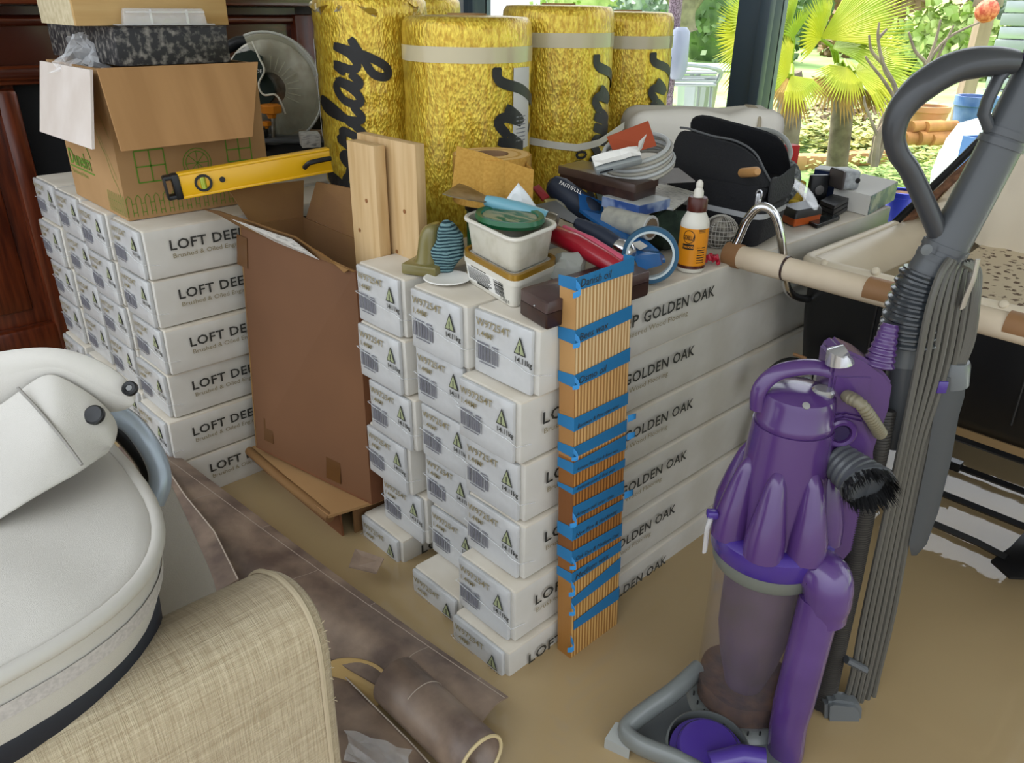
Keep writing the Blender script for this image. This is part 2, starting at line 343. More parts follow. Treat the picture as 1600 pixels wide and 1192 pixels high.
# flattened carton it stands on
fc = thing('flattened_carton', 'wet folded brown cardboard carton under the tall box, in the water', 'cardboard', (-.65, -.05, 0))
z_ = .074; q = [top(376, 693, z_), top(513, 806, z_), top(578, 786, z_), top(400, 690, z_)]
bk = [V((-.465, .10, z_)), V((-.85, .085, z_))]
W(obj('top_panel', B().sheet([[q[0], q[1]], [q[3].lerp(bk[1], 0), q[2]], [bk[1], bk[0]]], .006), m_cardl, fc, smooth=0), fc)
W(obj('folded_lip', B().tube([q[0]+V((0, .006, -.008)), q[0].lerp(q[1], .5)+V((0, .002, -.008)), q[1]+V((-.004, .006, -.01))], .011, 10), m_card, fc), fc)
W(obj('front_panel', B().sheet([[q[0]+V((0, .03, -.01)), q[1]+V((-.01, .03, -.01))], [q[0]+V((0, .035, -.12)), q[1]+V((-.01, .035, -.12))]], .005, (0, 1, 0)), m_cardd, fc, smooth=0), fc)
W(obj('side_panel', B().sheet([[top(552, 797, .06), top(600, 772, .065)], [top(552, 797, .06)-V((0, 0, .1)), top(600, 772, .065)-V((0, 0, .1))]], .005, (-1, 0, 0)), m_card, fc, smooth=0), fc)
# two pine planks standing in the box
m_pine = mat('pine', 'cbad80', .6, col2='b99867', ns=3, nd=5, stretch=(22, 22, 1.5), bump=.04, bs=90, bstretch=(3, 3, .2)); m_pinee = mat('pine_edge', 'd8b06e', .6, col2='b98848', ns=4, stretch=(60, 60, 1))
m_knot = mat('pine_knot', '8a5a30', .6)
def plank(label, u0, u1, v, y, zb, th, knots, tilt):
    a, c = on(u0, v, y=y), on(u1, v+(u1-u0)*.1, y=y); h = a.z-zb
    t = thing('pine_plank', label, 'plank', ((a.x+c.x)/2, y+th/2, zb), group='pine planks in the brown box'); t.rotation_euler = (0, tilt, 0)
    obj('board', B().box((0, 0, h/2), (c.x-a.x, th, h), bev=.0015), m_pine, t)
    for x, z in knots: obj('knot', B().lathe([(.0, 0), (.0035, 0), (.004, .0008), (0, .0012)][1:3], 10, M.Translation((x, -th/2, h-z)) @ M.Rotation(pi/2, 4, 'X')), m_knot, t)
    return t
plank('narrower unpainted pine plank standing in front in the brown box', 541, 583, 219, .035, .30, .024, [(.01, .1), (-.02, .16)], 0.0)
plank('wider unpainted pine plank standing behind the narrower one', 557, 648, 207, .066, .30, .02, [(.05, .12), (.02, .2), (.055, .22)], 0.0)

# shop carton with printed house
m_brown = mat('moving_carton', 'a98458', .75, col2='9c784c', ns=6, bump=.05, bs=50, bstretch=(8, 1, 1)); m_in = mat('white_flap_lining', 'd2c8c0', .7, col2='c6bab0', ns=9)
dz = .6255; c0 = V((-.945, -.238, dz)); dw, dd = .33, .315
dh = hz(c0, 108)-dz
dt = thing('moving_carton', 'open brown carton printed with green windows and fence on the back stack', 'box', c0)
for nm, c_, s_, m_ in (('front_panel', (-.003, dd/2, dh/2), (.006, dd, dh), m_brown), ('side_panel', (-dw/2-.003, .003, dh/2), (dw-.007, .006, dh), m_brown), ('side_panel', (-dw/2-.003, dd-.003, dh/2), (dw-.007, .006, dh), m_brown), ('back_panel', (-dw+.003, dd/2, dh/2), (.006, dd-.014, dh), m_brown), ('base_panel', (-dw/2, dd/2, .004), (dw-.014, dd-.014, .006), m_brown)):
    obj(nm, B().box(c_, s_), m_, dt, smooth=0)
def LQ(p): return [V(x)-c0 for x in p]
tL, tR = V((0, 0, dh)), V((0, dd, dh)); a_, b_ = on(189, 236, x=c0.x+.075)-c0, on(393, 213, x=c0.x+.075)-c0
obj('flap', B().sheet([[tL+V((.004, -.004, .002)), tR+V((.004, .002, .002))], [a_, b_]], .005, (1, 0, 0)), mat('flap_cardboard', 'ae8455', .75, col2='a2794c', ns=3, stretch=(1, 8, 1)), dt, smooth=0)
p_ = [on(66, 95, y=c0.y-.01), on(145, 109, y=c0.y-.01), on(148, 233, y=c0.y-.05), on(66, 205, y=c0.y-.05)]
obj('flap', B().sheet([LQ(p_[:2]), LQ([p_[3], p_[2]])], .005, (0, -1, 0)), m_in, dt, smooth=0)
b = B()
def strip(p, q, wd, ax='x', off=.0008): # a printed line on the +x or -y face
    p, q = V(p), V(q); d = (q-p).normalized(); s_ = V((-d.y, d.x))*wd/2
    o = [p+s_, p-s_, q-s_, q+s_]
    vs = [(off, k.x, k.y) if ax == 'x' else (-k.x, -off, k.y) for k in o]
    b._add([V(k) for k in vs], [(0, 1, 2, 3)])
def win(y, z, w_, h_):
    for k in ((y, z, y+w_, z), (y+w_, z, y+w_, z+h_), (y+w_, z+h_, y, z+h_), (y, z+h_, y, z), (y+w_/2, z, y+w_/2, z+h_), (y, z+h_/2, y+w_, z+h_/2)): strip(k[:2], k[2:], .0028)
for k_ in ((.034, .072, .058, .062), (.225, .092, .055, .05)): win(*k_); obj('printed_window', b, m_inkg, dt, smooth=0); b = B()
for R_ in (.03, .024):
    for i in range(16): strip((.158+R_*cos(pi*i/16*2), .098+R_*sin(pi*i/16*2)), (.158+R_*cos(pi*(i+1)/16*2), .098+R_*sin(pi*(i+1)/16*2)), .0018)
for i in range(8): strip((.158, .098), (.158+.024*cos(i*pi/4), .098+.024*sin(i*pi/4)), .0014)
obj('printed_arch_window', b, m_inkg, dt, smooth=0); b = B()
for ax, n, st in (('x', 17, .0185), ('y', 8, .0125)):
    for i in range(n):
        y0 = .002+i*st; q = st*.28
        for k in ((y0, .006, y0, .042), (y0, .042, y0+q, .049), (y0+q, .049, y0+2*q, .042), (y0+2*q, .042, y0+2*q, .006)): strip(k[:2], k[2:], .0014, ax)
        for zz in (.014, .032): strip((y0+2*q, zz), (y0+st, zz), .0013, ax)
obj('printed_fence', b, m_inkg, dt, smooth=0); b = B()
for i in range(12):
    x0 = .105-i*.0075; f_ = lambda i: .19-.012*i+.006*sin(i*1.3)
    strip((x0, f_(i)), (x0-.0075, f_(i+1)), .0014, 'y')
    strip((x0-.06 if i < 4 else x0, .2-.01*i), ((x0-.067) if i < 4 else x0-.005, .2-.01*(i+1)), .0012, 'y')
for k in (((.32, .068), (.16, .068)), ((.32, .145), (.28, .15)), ((.28, .15), (.235, .145)), ((.235, .145), (.21, .175)), ((.21, .175), (.165, .10))): strip(k[0], k[1], .0035, 'y')
textB(b, 'Dunelm', .046, axes((-.318, -.0012, .074), (1, 0, 0), (0, -1, 0)), bold=.0006); textB(b, 'The Home of Homes', .0125, axes((-.316, -.0012, .053), (1, 0, 0), (0, -1, 0)))
obj('logo_print', b, m_inkg, dt, smooth=0)
# granite-pattern box, crate, blister tray, plastic bag on the moving carton
gz = dz+dh+.003
def corner_box(uc, vc, ul, ur, z):                     # near corner on plane z; widths to where the faces end in view
    p = top(uc, vc, z); l_ = p.x-on(ul, vc, y=p.y).x; r_ = on(ur, vc, x=p.x).y-p.y
    return p, l_, r_
gp, gl, gr_ = corner_box(188, 104, 88, 362, gz)
gh = hz(gp, 42)-gz
gt = thing('speckled_box', 'black and grey granite patterned box on the printed moving carton', 'box', (gp.x, gp.y, gz))
m_gran = mat('granite_paper', '17161a', .5, col2='8d8880', ns=75, nd=8, nr=(.48, .74))
obj('body', B().box((-gl/2, gr_/2, gh*.49), (gl, gr_, gh*.98), bev=.002), m_gran, gt); obj('lid', B().box((-gl/2, gr_/2, gh*.985), (gl+.002, gr_+.002, gh*.03), bev=.001), m_gran, gt)
cz = gz+gh+.001; cp, cl, cr2 = corner_box(119, 40, 66, 358, cz+.0)
cp = on(119, 40, x=gp.x-.03); cl = cp.x-on(66, 40, y=cp.y).x; cr2 = on(357, 34, x=cp.x).y-cp.y
m_ply = mat('pale_plywood', 'c2a06a', .6, col2='b28c54', ns=3, nd=5, stretch=(4, 1, 16)); m_wov = mat('hessian_paper', 'c9bc9c', .8, col2='b4a684', ns=70)
ct = thing('plywood_crate', 'pale plywood box at the very top of the back stack, cut by frame', 'box', (cp.x, cp.y, cz))
obj('front_panel', B().box((-.005, cr2/2, .08), (.01, cr2, .16), bev=.001), m_ply, ct); obj('end_panel', B().box((-cl/2-.005, .005, .08), (cl-.01, .01, .16), bev=.001), m_wov, ct)
obj('end_panel', B().box((-cl/2-.005, cr2-.005, .08), (cl-.01, .01, .16)), m_ply, ct); obj('back_panel', B().box((-cl+.005, cr2/2, .08), (.01, cr2-.02, .16)), m_ply, ct); obj('base_panel', B().box((-cl/2, cr2/2, .006), (cl-.02, cr2-.02, .01)), m_ply, ct)
m_clear = mat('clear_plastic', 'f0f2f4', .08, alpha=.34, bump=.6, bs=40, coat=1, spec=.8)
py = on(180, 36, x=gp.x-.012).y; py2 = on(332, 34, x=gp.x-.012).y
pt_ = thing('blister_tray', 'clear plastic clamshell tray leaning against the pale plywood box', 'packaging', (gp.x-.014, (py+py2)/2, cz))
L_ = py2-py
obj('tray', B().box((0, 0, .016), (.022, L_*.86, .03), bev=.004, taper=(.7, .95)).box((.0, 0, .002), (.028, L_, .003), bev=.001), m_clear, pt_)
obj('ridge', B().box((.012, -.03, .016), (.003, .004, .026)).box((.012, .04, .016), (.003, .004, .026)).box((.012, .0, .024), (.003, L_*.8, .003)), m_clear, pt_)
pb = on(140, 103, y=gp.y-.012); pb.z = gz-.01
b = B(); rr = random.Random(4); rows = []
for i in range(8):
    rows.append([pb+IR*((j-5)*.013*(1-.1*i)+rr.uniform(-.004, .004))+V((0, -.012+rr.uniform(-.01, .01), .0095*i+rr.uniform(-.003, .003)))-V((0, 0, .002*abs(j-5))) for j in range(11)])
tag(obj('plastic_bag', b.sheet(rows), m_clear, smooth=0), 'crumpled clear plastic bag tucked against the granite patterned box', 'bag')
sm = top(95, 255, .626); sp = thing('small_white_box', 'small white printed box squeezed behind the moving carton', 'box', (-1.285, -.19, .6255))
obj('body', B().box((-.03, .05, .045), (.055, .1, .09), bev=.002), m_white, sp)
b = B()
for i in range(9): b.box((-.03+(-.004 if i % 2 else .0), -.0006, .078-i*.0085), (.044 if i else .05, .0012, .004 if i else .008))
obj('label_print', b, m_ink, sp, smooth=0)
# spirit level
m_yel = mat('yellow_aluminium', 'e3ae10', .35, coat=.3); m_blk = mat('black_plastic', '141517', .4); m_vial = mat('vial_green', 'a8b838', .1, coat=1)
A_, B_ = on(281, 290, d=1.515), on(515, 249, d=1.665); xd = (B_-A_).normalized(); Lv = (B_-A_).length
lv = thing('spirit_level', 'yellow spirit level with round vial leaning over the brown box flap', 'spirit level', mw=axes(A_, xd, (0, 0, 1)))
H_ = .046
obj('beam', B().box((Lv/2, .0, 0), (Lv, .022, H_), bev=.003).box((Lv/2, 0, H_*.47), (Lv, .024, .005), bev=.001).box((Lv/2, 0, -H_*.47), (Lv, .024, .005), bev=.001), m_yel, lv)
obj('end_cap', B().box((-.006, 0, 0), (.014, .026, H_*1.04), bev=.003).box((-.018, 0, H_*.4), (.018, .024, .008), bev=.002).box((-.018, 0, -H_*.4), (.018, .024, .008), bev=.002).box((-.026, 0, 0), (.004, .024, H_*.9), bev=.001), m_blk, lv)
rx = M.Rotation(pi/2, 4, 'X')
vr = obj('vial_ring', B().lathe([(.0165, -.0145), (.0165, .0145), (.012, .0145), (.012, -.0145)], 24, M.Translation((.042, 0, 0)) @ rx, caps=False), m_blk, lv)
obj('vial', B().lathe([(.006, -.011), (.006, .011)], 12, M.Translation((.042, -.009, 0))), m_vial, vr); obj('backing', B().lathe([(.0125, 0), (.0125, .004)], 20, M.Translation((.042, -.006, 0)) @ rx), mat('smoky_vial_back', '3a3424', .3), vr)
obj('hang_hole', B().lathe([(.0055, -.013), (.0055, .013)], 16, M.Translation((.078, 0, 0)) @ rx), m_blk, lv)
hd = obj('hand_grip', B().tube(spline([(Lv*.8, -.018, -.004), (Lv*.83, -.03, .006), (Lv*.9, -.032, .008), (Lv*.98, -.03, .008)], 4), .005, 8), m_blk, lv)

# ---------------------------------------------------------------- rolls of gold foil underlay
def goldfoil():
    m = mat('gold_foil', 'bd9522', .36, metal=.5, col2='e4c848', ns=150, nd=3, nr=(.38, .62), stretch=(1, 1, .4)); n = m.node_tree.nodes; l = m.node_tree.links; b = n['Principled BSDF']
    t = n.new('ShaderNodeTexCoord'); mp = n.new('ShaderNodeMapping'); mp.inputs['Scale'].default_value = (1, 1, .45); l.new(t.outputs['Object'], mp.inputs[0])
    x = n.new('ShaderNodeTexVoronoi'); x.inputs['Scale'].default_value = 260; l.new(mp.outputs[0], x.inputs['Vector'])
    y = n.new('ShaderNodeTexNoise'); y.inputs['Scale'].default_value = 18; y.inputs['Detail'].default_value = 1; mp2 = n.new('ShaderNodeMapping'); mp2.inputs['Scale'].default_value = (.15, .15, 1.6); l.new(t.outputs['Object'], mp2.inputs[0]); l.new(mp2.outputs[0], y.inputs['Vector'])
    a = n.new('ShaderNodeMath'); a.operation = 'MULTIPLY_ADD'; l.new(x.outputs['Distance'], a.inputs[0]); a.inputs[1].default_value = .8; l.new(y.outputs['Fac'], a.inputs[2])
    bp = n.new('ShaderNodeBump'); bp.inputs['Strength'].default_value = .8; bp.inputs['Distance'].default_value = .0022; l.new(a.outputs[0], bp.inputs['Height']); l.new(bp.outputs[0], b.inputs['Normal'])
    b.inputs['Coat Weight'].default_value = .35; b.inputs['Coat Roughness'].default_value = .12
    return m
m_gold = goldfoil(); m_band = mat('pale_tape_band', 'c9bd9a', .3, coat=.5); m_marker = mat('black_lettering', '1c1b1a', .5)
GLY = {'T': [[(0, 1.0), (.35, 1.08), (.75, 1.0)], [(.45, 1.04), (.32, .5), (.28, .05), (.1, .0)]], 'i': [[(0, .15), (.15, .5), (.14, .15), (.25, .02), (.4, .2)], [(.2, .74), (.22, .8)]],
       'm': [[(0, .2), (.12, .52), (.1, .02)], [(.1, .25), (.25, .52), (.3, .35), (.28, .02)], [(.28, .25), (.44, .52), (.5, .35), (.48, .1), (.6, .05), (.72, .2)]],
       'b': [[(0, .2), (.2, .7), (.22, 1.05), (.1, .95), (.08, .3), (.14, .03), (.34, .08), (.4, .35), (.25, .5), (.1, .35)], [(.38, .4), (.55, .36)]],
       'e': [[(0, .2), (.2, .26), (.32, .42), (.22, .52), (.1, .36), (.12, .1), (.26, .02), (.45, .2)]], 'r': [[(0, .2), (.14, .55), (.2, .46), (.34, .46), (.3, .12), (.4, .02), (.52, .2)]],
       'l': [[(0, .2), (.22, .65), (.27, 1.0), (.18, 1.06), (.1, .8), (.1, .2), (.2, .02), (.38, .2)]], 'a': [[(.42, .42), (.28, .54), (.1, .4), (.06, .16), (.16, .02), (.32, .15), (.42, .48), (.4, .12), (.5, .02), (.62, .2)]],
       'y': [[(0, .3), (.1, .52), (.1, .15), (.22, .04), (.38, .2), (.44, .52)], [(.44, .52), (.42, -.1), (.3, -.5), (.12, -.5), (.12, -.25), (.4, -.05), (.66, .15)]]}
ADV = dict(T=.62, i=.4, m=.72, b=.5, e=.43, r=.5, l=.36, a=.6, y=.6)
def brush(s_, size, wd, fn):                            # brush lettering laid on a curved surface by fn(x, y)
    b = B(); x0 = 0
    for ch in s_:
        for st in GLY[ch]:
            p = [q.xy for q in spline([(x0*size+q[0]*size+q[1]*size*.22, q[1]*size, 0) for q in st], 5)]
            L, R = [], []
            for i, q in enumerate(p):
                d = (p[min(i+1, len(p)-1)]-p[max(i-1, 0)]).normalized(); nrm = V((-d.y, d.x))*wd/2*(.75 if i in (0, len(p)-1) else 1); L.append(q+nrm); R.append(q-nrm)
            for i in range(len(p)-1): b._add([V(fn(*k)) for k in (L[i], R[i], R[i+1], L[i+1])], [(0, 1, 2, 3)])
        x0 += ADV[ch]
    return b
def roll(label, c, r, zb, zt, word=None, ang=0, wz=0, down=True, crumple=False, band=True, sheet_ang=None, small=None, seed=0, size=.13):
    t = thing('foil_roll', label, 'roll', (c[0], c[1], zb), group='gold foil underlay rolls'); h = zt-zb
    prof = [(r*.3, .002), (r*.92, .0), (r, .02)] + [(r*(1+.012*sin(i*2.1+seed)), .02+(h-.05)*i/22) for i in range(1, 22)] + [(r, h-.028), (r*.985, h-.012), (r*.93, h-.002), (r*.7, h), (r*.3, h+.001)]
    b = B().lathe(prof, 56, f=lambda a, q, z: 1+.006*NZ.noise(V((cos(a*2*pi)*3, sin(a*2*pi)*3, z*9+seed*5))))
    obj('foil', b, m_gold, t, smooth=60)
    if crumple:
        rr = random.Random(seed+2); rows = []
        for i in range(7):
            k = i/6; rows.append([((r*(1.0-.5*k*k)+rr.uniform(-.012, .012)*(i > 0))*cos(a), (r*(1.0-.5*k*k)+rr.uniform(-.012, .012)*(i > 0))*sin(a), h-.035+.06*k+rr.uniform(-.01, .01)) for a in [j*2*pi/40 for j in range(41)]])
            rows[-1][-1] = rows[-1][0]
        obj('gathered_wrap', B().sheet(rows), mat('crumpled_gold', 'b09032', .25, metal=.6, col2='e8e4d0', ns=30, nr=(.45, .6)), t, smooth=0)
    else: obj('core', B().lathe([(r*.3, h-.02), (r*.3, h+.004), (r*.27, h+.004), (r*.27, h-.02)], 24, caps=False), m_cardl, t)
    if band: obj('tape_band', B().lathe([(r*1.014, h-.085), (r*1.014, h-.055)], 56, caps=False), m_band, t)
    cyl = lambda th, z, o=1.02: (r*o*cos(th), r*o*sin(th), z)
    if word:
        fn = (lambda x, y: cyl(ang-y/r, wz-x)) if down else (lambda x, y: cyl(ang+y/r*-1, wz+x))
        if down: fn = lambda x, y: cyl(ang+y/r, wz-x)
        obj('brush_lettering', brush(word, size, .021 if down else .018, fn), m_marker, t, smooth=0)
    if small is not None:
        b = B(); me = text('10m²', .042, bold=.001); n_ = [b.b.verts.new(cyl(small[0]+v.co.y/r, small[1]-v.co.x)) for v in me.vertices]
        for p in me.polygons: b.b.faces.new([n_[i] for i in p.vertices])
        bpy.data.meshes.remove(me); obj('small_print', b, m_marker, t, smooth=0)
    if sheet_ang is not None:
        a0, a1, z0, z1 = sheet_ang; rows = [[cyl(lerp(a0, a1, j/6), z, 1.016) for j in range(7)] for z in (z0, z1)]
        s_ = obj('paper_insert', B().sheet(rows), m_white, t)
        b = B()
        for i in range(7): b.sheet([[cyl(lerp(a0, a1, .15+.11*j), lerp(z0, z1, .1+.05*i+k), 1.02) for j in range(6)] for k in (0, .014)])
        obj('printed_lines', b, mat('grey_print', '8c8c90', .6), s_, smooth=0)
    return t
FA = math.atan2(-AW.y, -AW.x)                           # direction from a roll towards the room
def at_roll(u, X=None, d=None): return (on(u, 150, x=X) if X else on(u, 150, d=d))
R1 = on(586, 150, d=1.95); roll('gold foil roll lettered upwards, plastic gathered at its top, left of the others', R1, .128, .6255, 1.045, 'berlay', FA-.06, hz(R1, 64)-.6255-.335, down=False, crumple=True, band=False, sheet_ang=(FA-1.45, FA-1.2, .12, .33), seed=1, size=.112)
R2 = on(731, 150, x=-.655); roll('nearest gold foil roll, behind the two pine planks, tape near its top', R2, .137, FLZ, hz(R2, 24), 'Timberlay', FA+.50, hz(R2, 126)-FLZ+.05, sheet_ang=(FA+.80, FA+1.25, hz(R2, 222)-FLZ, hz(R2, 100)-FLZ), seed=2, size=.14)
R3 = on(868, 150, x=-.66); roll('gold foil roll behind the cable coil, small figures printed low on it', R3, .130, FLZ, hz(R3, 8), 'Timberlay', FA+.70, hz(R3, 103)-FLZ+.045, small=(FA+.36, hz(R3, 208)-FLZ), seed=3, size=.13)
R4 = on(972, 150, x=-.72); roll('gold foil roll closest to the garden window', R4, .122, FLZ, hz(R4, 18), 'Timberlay', FA+.50, hz(R4, 98)-FLZ+.045, seed=4, size=.125)
R5 = on(655, 60, d=2.45); roll('gold foil roll whose top peeps out behind the nearest roll', R5, .12, .6255, hz(R5, -4), seed=5)
b = B(); s_ = [R2+V((-.05, .1, 0))+V((0, 0, 0))]
cb = lambda R, a, z, r: V((R.x+r*cos(a), R.y+r*sin(a), z))
z1 = on(812, 215, d=1.88).z
pts = [cb(R3, FA-.9+.25*i, z1-.004*i+.012*(i > 5)*(i-5)*.6, .137) for i in range(8)]; pts.append(on(975, 196, d=1.98))
rows = [[p+V((0, 0, .008)) for p in pts], [p-V((0, 0, .008)) for p in pts]]
tag(obj('packing_strap', b.sheet(rows, .001, (0, 1, 0)), mat('white_strap', 'd6d2c4', .4)), 'pale flat packing strap stretched across the third gold roll', 'strap')
# ---------------------------------------------------------------- things on the front stack
m_silv = mat('silver_plastic', 'b8b8ba', .18, metal=.7); m_steel = mat('worn_steel', '9a968a', .3, metal=.85, col2='6e6656', ns=30); m_chrome = mat('chrome', 'd0d0d2', .12, metal=1)
m_tubw = mat('white_tub_plastic', 'd6d2c6', .4); m_tubt = mat('dusty_translucent_tub', 'd2cebf', .35, col2='bcb7a4', ns=30, nr=(.45, .7)); m_goldlid = mat('gold_lid', '9c7620', .3, metal=.3, coat=.3); m_grn = mat('dark_green_plastic', '0f5a34', .3, coat=.2)
m_dkwood = mat('dark_walnut', '2a1a17', .35, col2='3c2621', ns=5, nd=6, stretch=(12, 1, 12)); m_dkwoodt = mat('worn_walnut_top', '4c3a38', .3, col2='3a2826', ns=12, coat=.2); m_navyr = mat('navy_rubber', '20293a', .55); m_bluep = mat('blue_plastic_sheet', '1a4f86', .25, coat=.4, col2='2b68a6', ns=9); m_lbl = mat('pale_blue_handle', '6ea4b4', .35, coat=.2)
m_red = mat('red_plastic', '9e1226', .28, coat=.4); m_sand = mat('sanding_paper', 'c79a48', .85, col2='b98a3a', ns=200); m_greyl = mat('light_grey_plastic', 'b2b4b2', .4); m_bagf = mat('black_canvas', '15161a', .8, bump=.4, bs=220); m_refl = mat('reflective_strip', 'aeb0b2', .4); m_brn = mat('brown_cap', '4a1d14', .35)
class PB: pass
def pbase(near, left, right, vtop=None, z=T, h=None):
    p, l, r = top(*near, z), top(*left, z), top(*right, z); o = PB(); o.p = p; o.a, o.c = l-p, r-p; o.h = h or hz(p, vtop)-z; return o
def pring(o, z, k=1.0, rad_=.0, n=4): # ring of the parallelogram scaled about its middle, corners rounded
    m = (o.a+o.c)/2; out = []
    A, Cc = o.a/2*k, o.c/2*k; la, lc = A.length, Cc.length
    for sa_, sc in ((-1, -1), (-1, 1), (1, 1), (1, -1)):
        if not rad_: out.append(m+A*sa_+Cc*sc+V((0, 0, z))); continue
        ra, rc = min(rad_/la, .95), min(rad_/lc, .95); cx, cy = sa_*(1-ra), sc*(1-rc); a0 = {(-1, -1): 180, (-1, 1): 90, (1, 1): 0, (1, -1): 270}[(sa_, sc)]
        for i in range(n+1): t_ = rad(a0-90*i/n) if True else 0; t_ = rad({(-1, -1): 270, (-1, 1): 180, (1, 1): 90, (1, -1): 0}[(sa_, sc)]-90*i/n); out.append(m+A*(cx+ra*cos(t_))+Cc*(cy+rc*sin(t_))+V((0, 0, z)))
    return out
def pthing(o, n, l, c, g=None): return thing(n, l, c, o.p, group=g)
# the two tubs
o = pbase((803, 485), (724, 437), (869, 452), 436)
tu = pthing(o, 'plastic_tub', 'white food tub with gold rim and barcode label, under the other tub', 'tub')
H = o.h
obj('tub_body', B().loft([pring(o, 0, .93, .014), pring(o, .004, .96, .018), pring(o, H-.012, 1.04, .02)]), m_tubw, tu, smooth=60)
obj('rim', B().loft([pring(o, H-.014, 1.06, .022), pring(o, H-.005, 1.07, .022)], caps=True), m_tubw, tu, smooth=40)
obj('lid', B().loft([pring(o, H-.005, 1.05, .021), pring(o, H+.004, 1.05, .021), pring(o, H+.004, .96, .018), pring(o, H-.001, .95, .018)]), m_goldlid, tu, smooth=40)
obj('lid_print', B().loft([pring(o, H-.0008, .94, .018), pring(o, H-.0002, .94, .018)]), m_paperp, tu, smooth=0)
fm = lambda x, z: axes(o.p*0+o.a*(.5-.5)+V((0, 0, 0)), -o.a, V((0, 0, 1)))
fa = -o.a.normalized(); fn_ = V((fa.y, -fa.x, 0)); fn_ = fn_ if fn_.y < 0 else -fn_
def face(x, z, off=.002): # x metres from the left end along the label side, z height
    k = .93+.11*z/H; m_ = (o.a+o.c)/2; return m_+o.a*.5*k-o.c*.5*k+fa*x+V((0, 0, z))+fn_*off
LA = o.a.length; b = B()
def fbox(x, z, w_, h_, off=.0022): c_ = face(x+w_/2, z+h_/2, off); b.box(c_, (w_, .0006, h_), axes((0, 0, 0), fa, V((0, 0, 1))+fn_*.15))
b.mi = 1; fbox(LA*.10, H*.14, LA*.62, H*.60, .0016); b.mi = 0
rr = random.Random(5); fbox(LA*.2, H*.68, LA*.3, H*.04)
for i in range(10): fbox(LA*.12, H*(.62-.042*i), LA*rr.uniform(.38, .46), H*.014)
for i in range(11): fbox(LA*.64, H*(.22+.042*i), LA*.17, H*rr.choice((.014, .02, .028)))
fbox(LA*.28, H*.16, LA*.22, H*.06)
textB(b, '1.2kg e', .0095, axes(face(LA*.72, H*.1, .0024), fa, fn_))
obj('printed_label', b, [m_ink, m_white], tu, smooth=0)
H2 = hz(o.p, 404)-T; zb = H+.001; ht = hz(o.p+V((-.012, .008, 0)), 372)-T-zb
t2 = pthing(o, 'plastic_tub', 'cloudy white tub with scraper and green lid on it, on top of the other tub', 'tub'); t2.location.z += zb
obj('tub_body', B().loft([pring(o, 0, .82, .014), pring(o, .005, .88, .02), pring(o, ht, .99, .022), pring(o, ht, .95, .02), pring(o, ht*.5, .9, .02)], caps=True), m_tubt, t2, smooth=60)
obj('rim', B().tube(pring(o, ht-.002, 1.02, .024), .0035, 8, closed=True), m_tubw, t2)
zt2 = T+zb+ht
gl_ = V(o.p+(o.a+o.c)*.52); gl_.z = zt2+.002
t3 = thing('green_lid', 'dark green paint-smeared lid lying in the upper tub', 'dish', gl_);  # a loose green lid, rim and face
Lm = M.Rotation(math.atan2(o.a.y, o.a.x), 4, 'Z') @ M.Diagonal((1, .8, 1, 1))
obj('lid_rim', B().lathe([(.062, -.006), (.066, .0), (.064, .007), (.054, .006), (.052, .003)], 40, Lm), m_grn, t3); obj('lid_face', B().lathe([(.053, .0025), (.05, .0045), (.02, .005)], 36, Lm), mat('smeared_green', '8a8a6a', .5, col2='1c5a3a', ns=26, nr=(.45, .55), stretch=(1, 3, 1)), t3)
# scraper
s0, s1, s2 = on(700, 330, d=1.30), on(762, 333, d=1.30), on(868, 348, d=1.27); s0.z = s1.z = zt2+.016
hx = (s2-s1).normalized()
sc = thing('paint_scraper', 'wide scraper with pale blue handle and steel butt across the green lid', 'scraper', mw=axes(s1, hx, (0, 0, 1))); Ls = (s2-s1).length
obj('blade', B().prism([(.0, -.016), (.0, .016), (-.05, .042), (-.066, .042), (-.066, -.042), (-.05, -.042)], (0, 0, .0015)), m_steel, sc, smooth=0)
obj('handle', B().tube([(-.004, 0, 0), (.012, 0, 0), (Ls*.45, 0, .002), (Ls*.78, 0, 0), (Ls*.86, 0, 0)], [.0085, .0115, .0135, .0155, .0145], 18), m_lbl, sc)
obj('butt_cap', B().tube([(Ls*.85, 0, 0), (Ls*.9, 0, 0), (Ls*1.0, 0, 0), (Ls*1.03, 0, 0)], [.0125, .015, .014, .009], 16), m_steel, sc)
pk = on(812, 330, d=1.36); rows = []
for i in range(7):
    t_ = i/6; w_ = 34*(1-t_)**.8+2; v = 332-48*t_; rows.append([on(812+j*w_-2*t_, v+(abs(j)*5), d=1.345-.012*(1-j*j)*(1-t_)+.004*sin(i*3+j*4)) for j in (-1, -.6, -.2, .2, .6, 1)])
tag(obj('tissue_peak', B().sheet(rows, .0015, (.7, -.7, 0)), mat('white_plastic_film', 'dfe3e4', .35), sub=1), 'peaked scrap of white plastic wrap standing behind the pale blue scraper', 'plastic wrap')
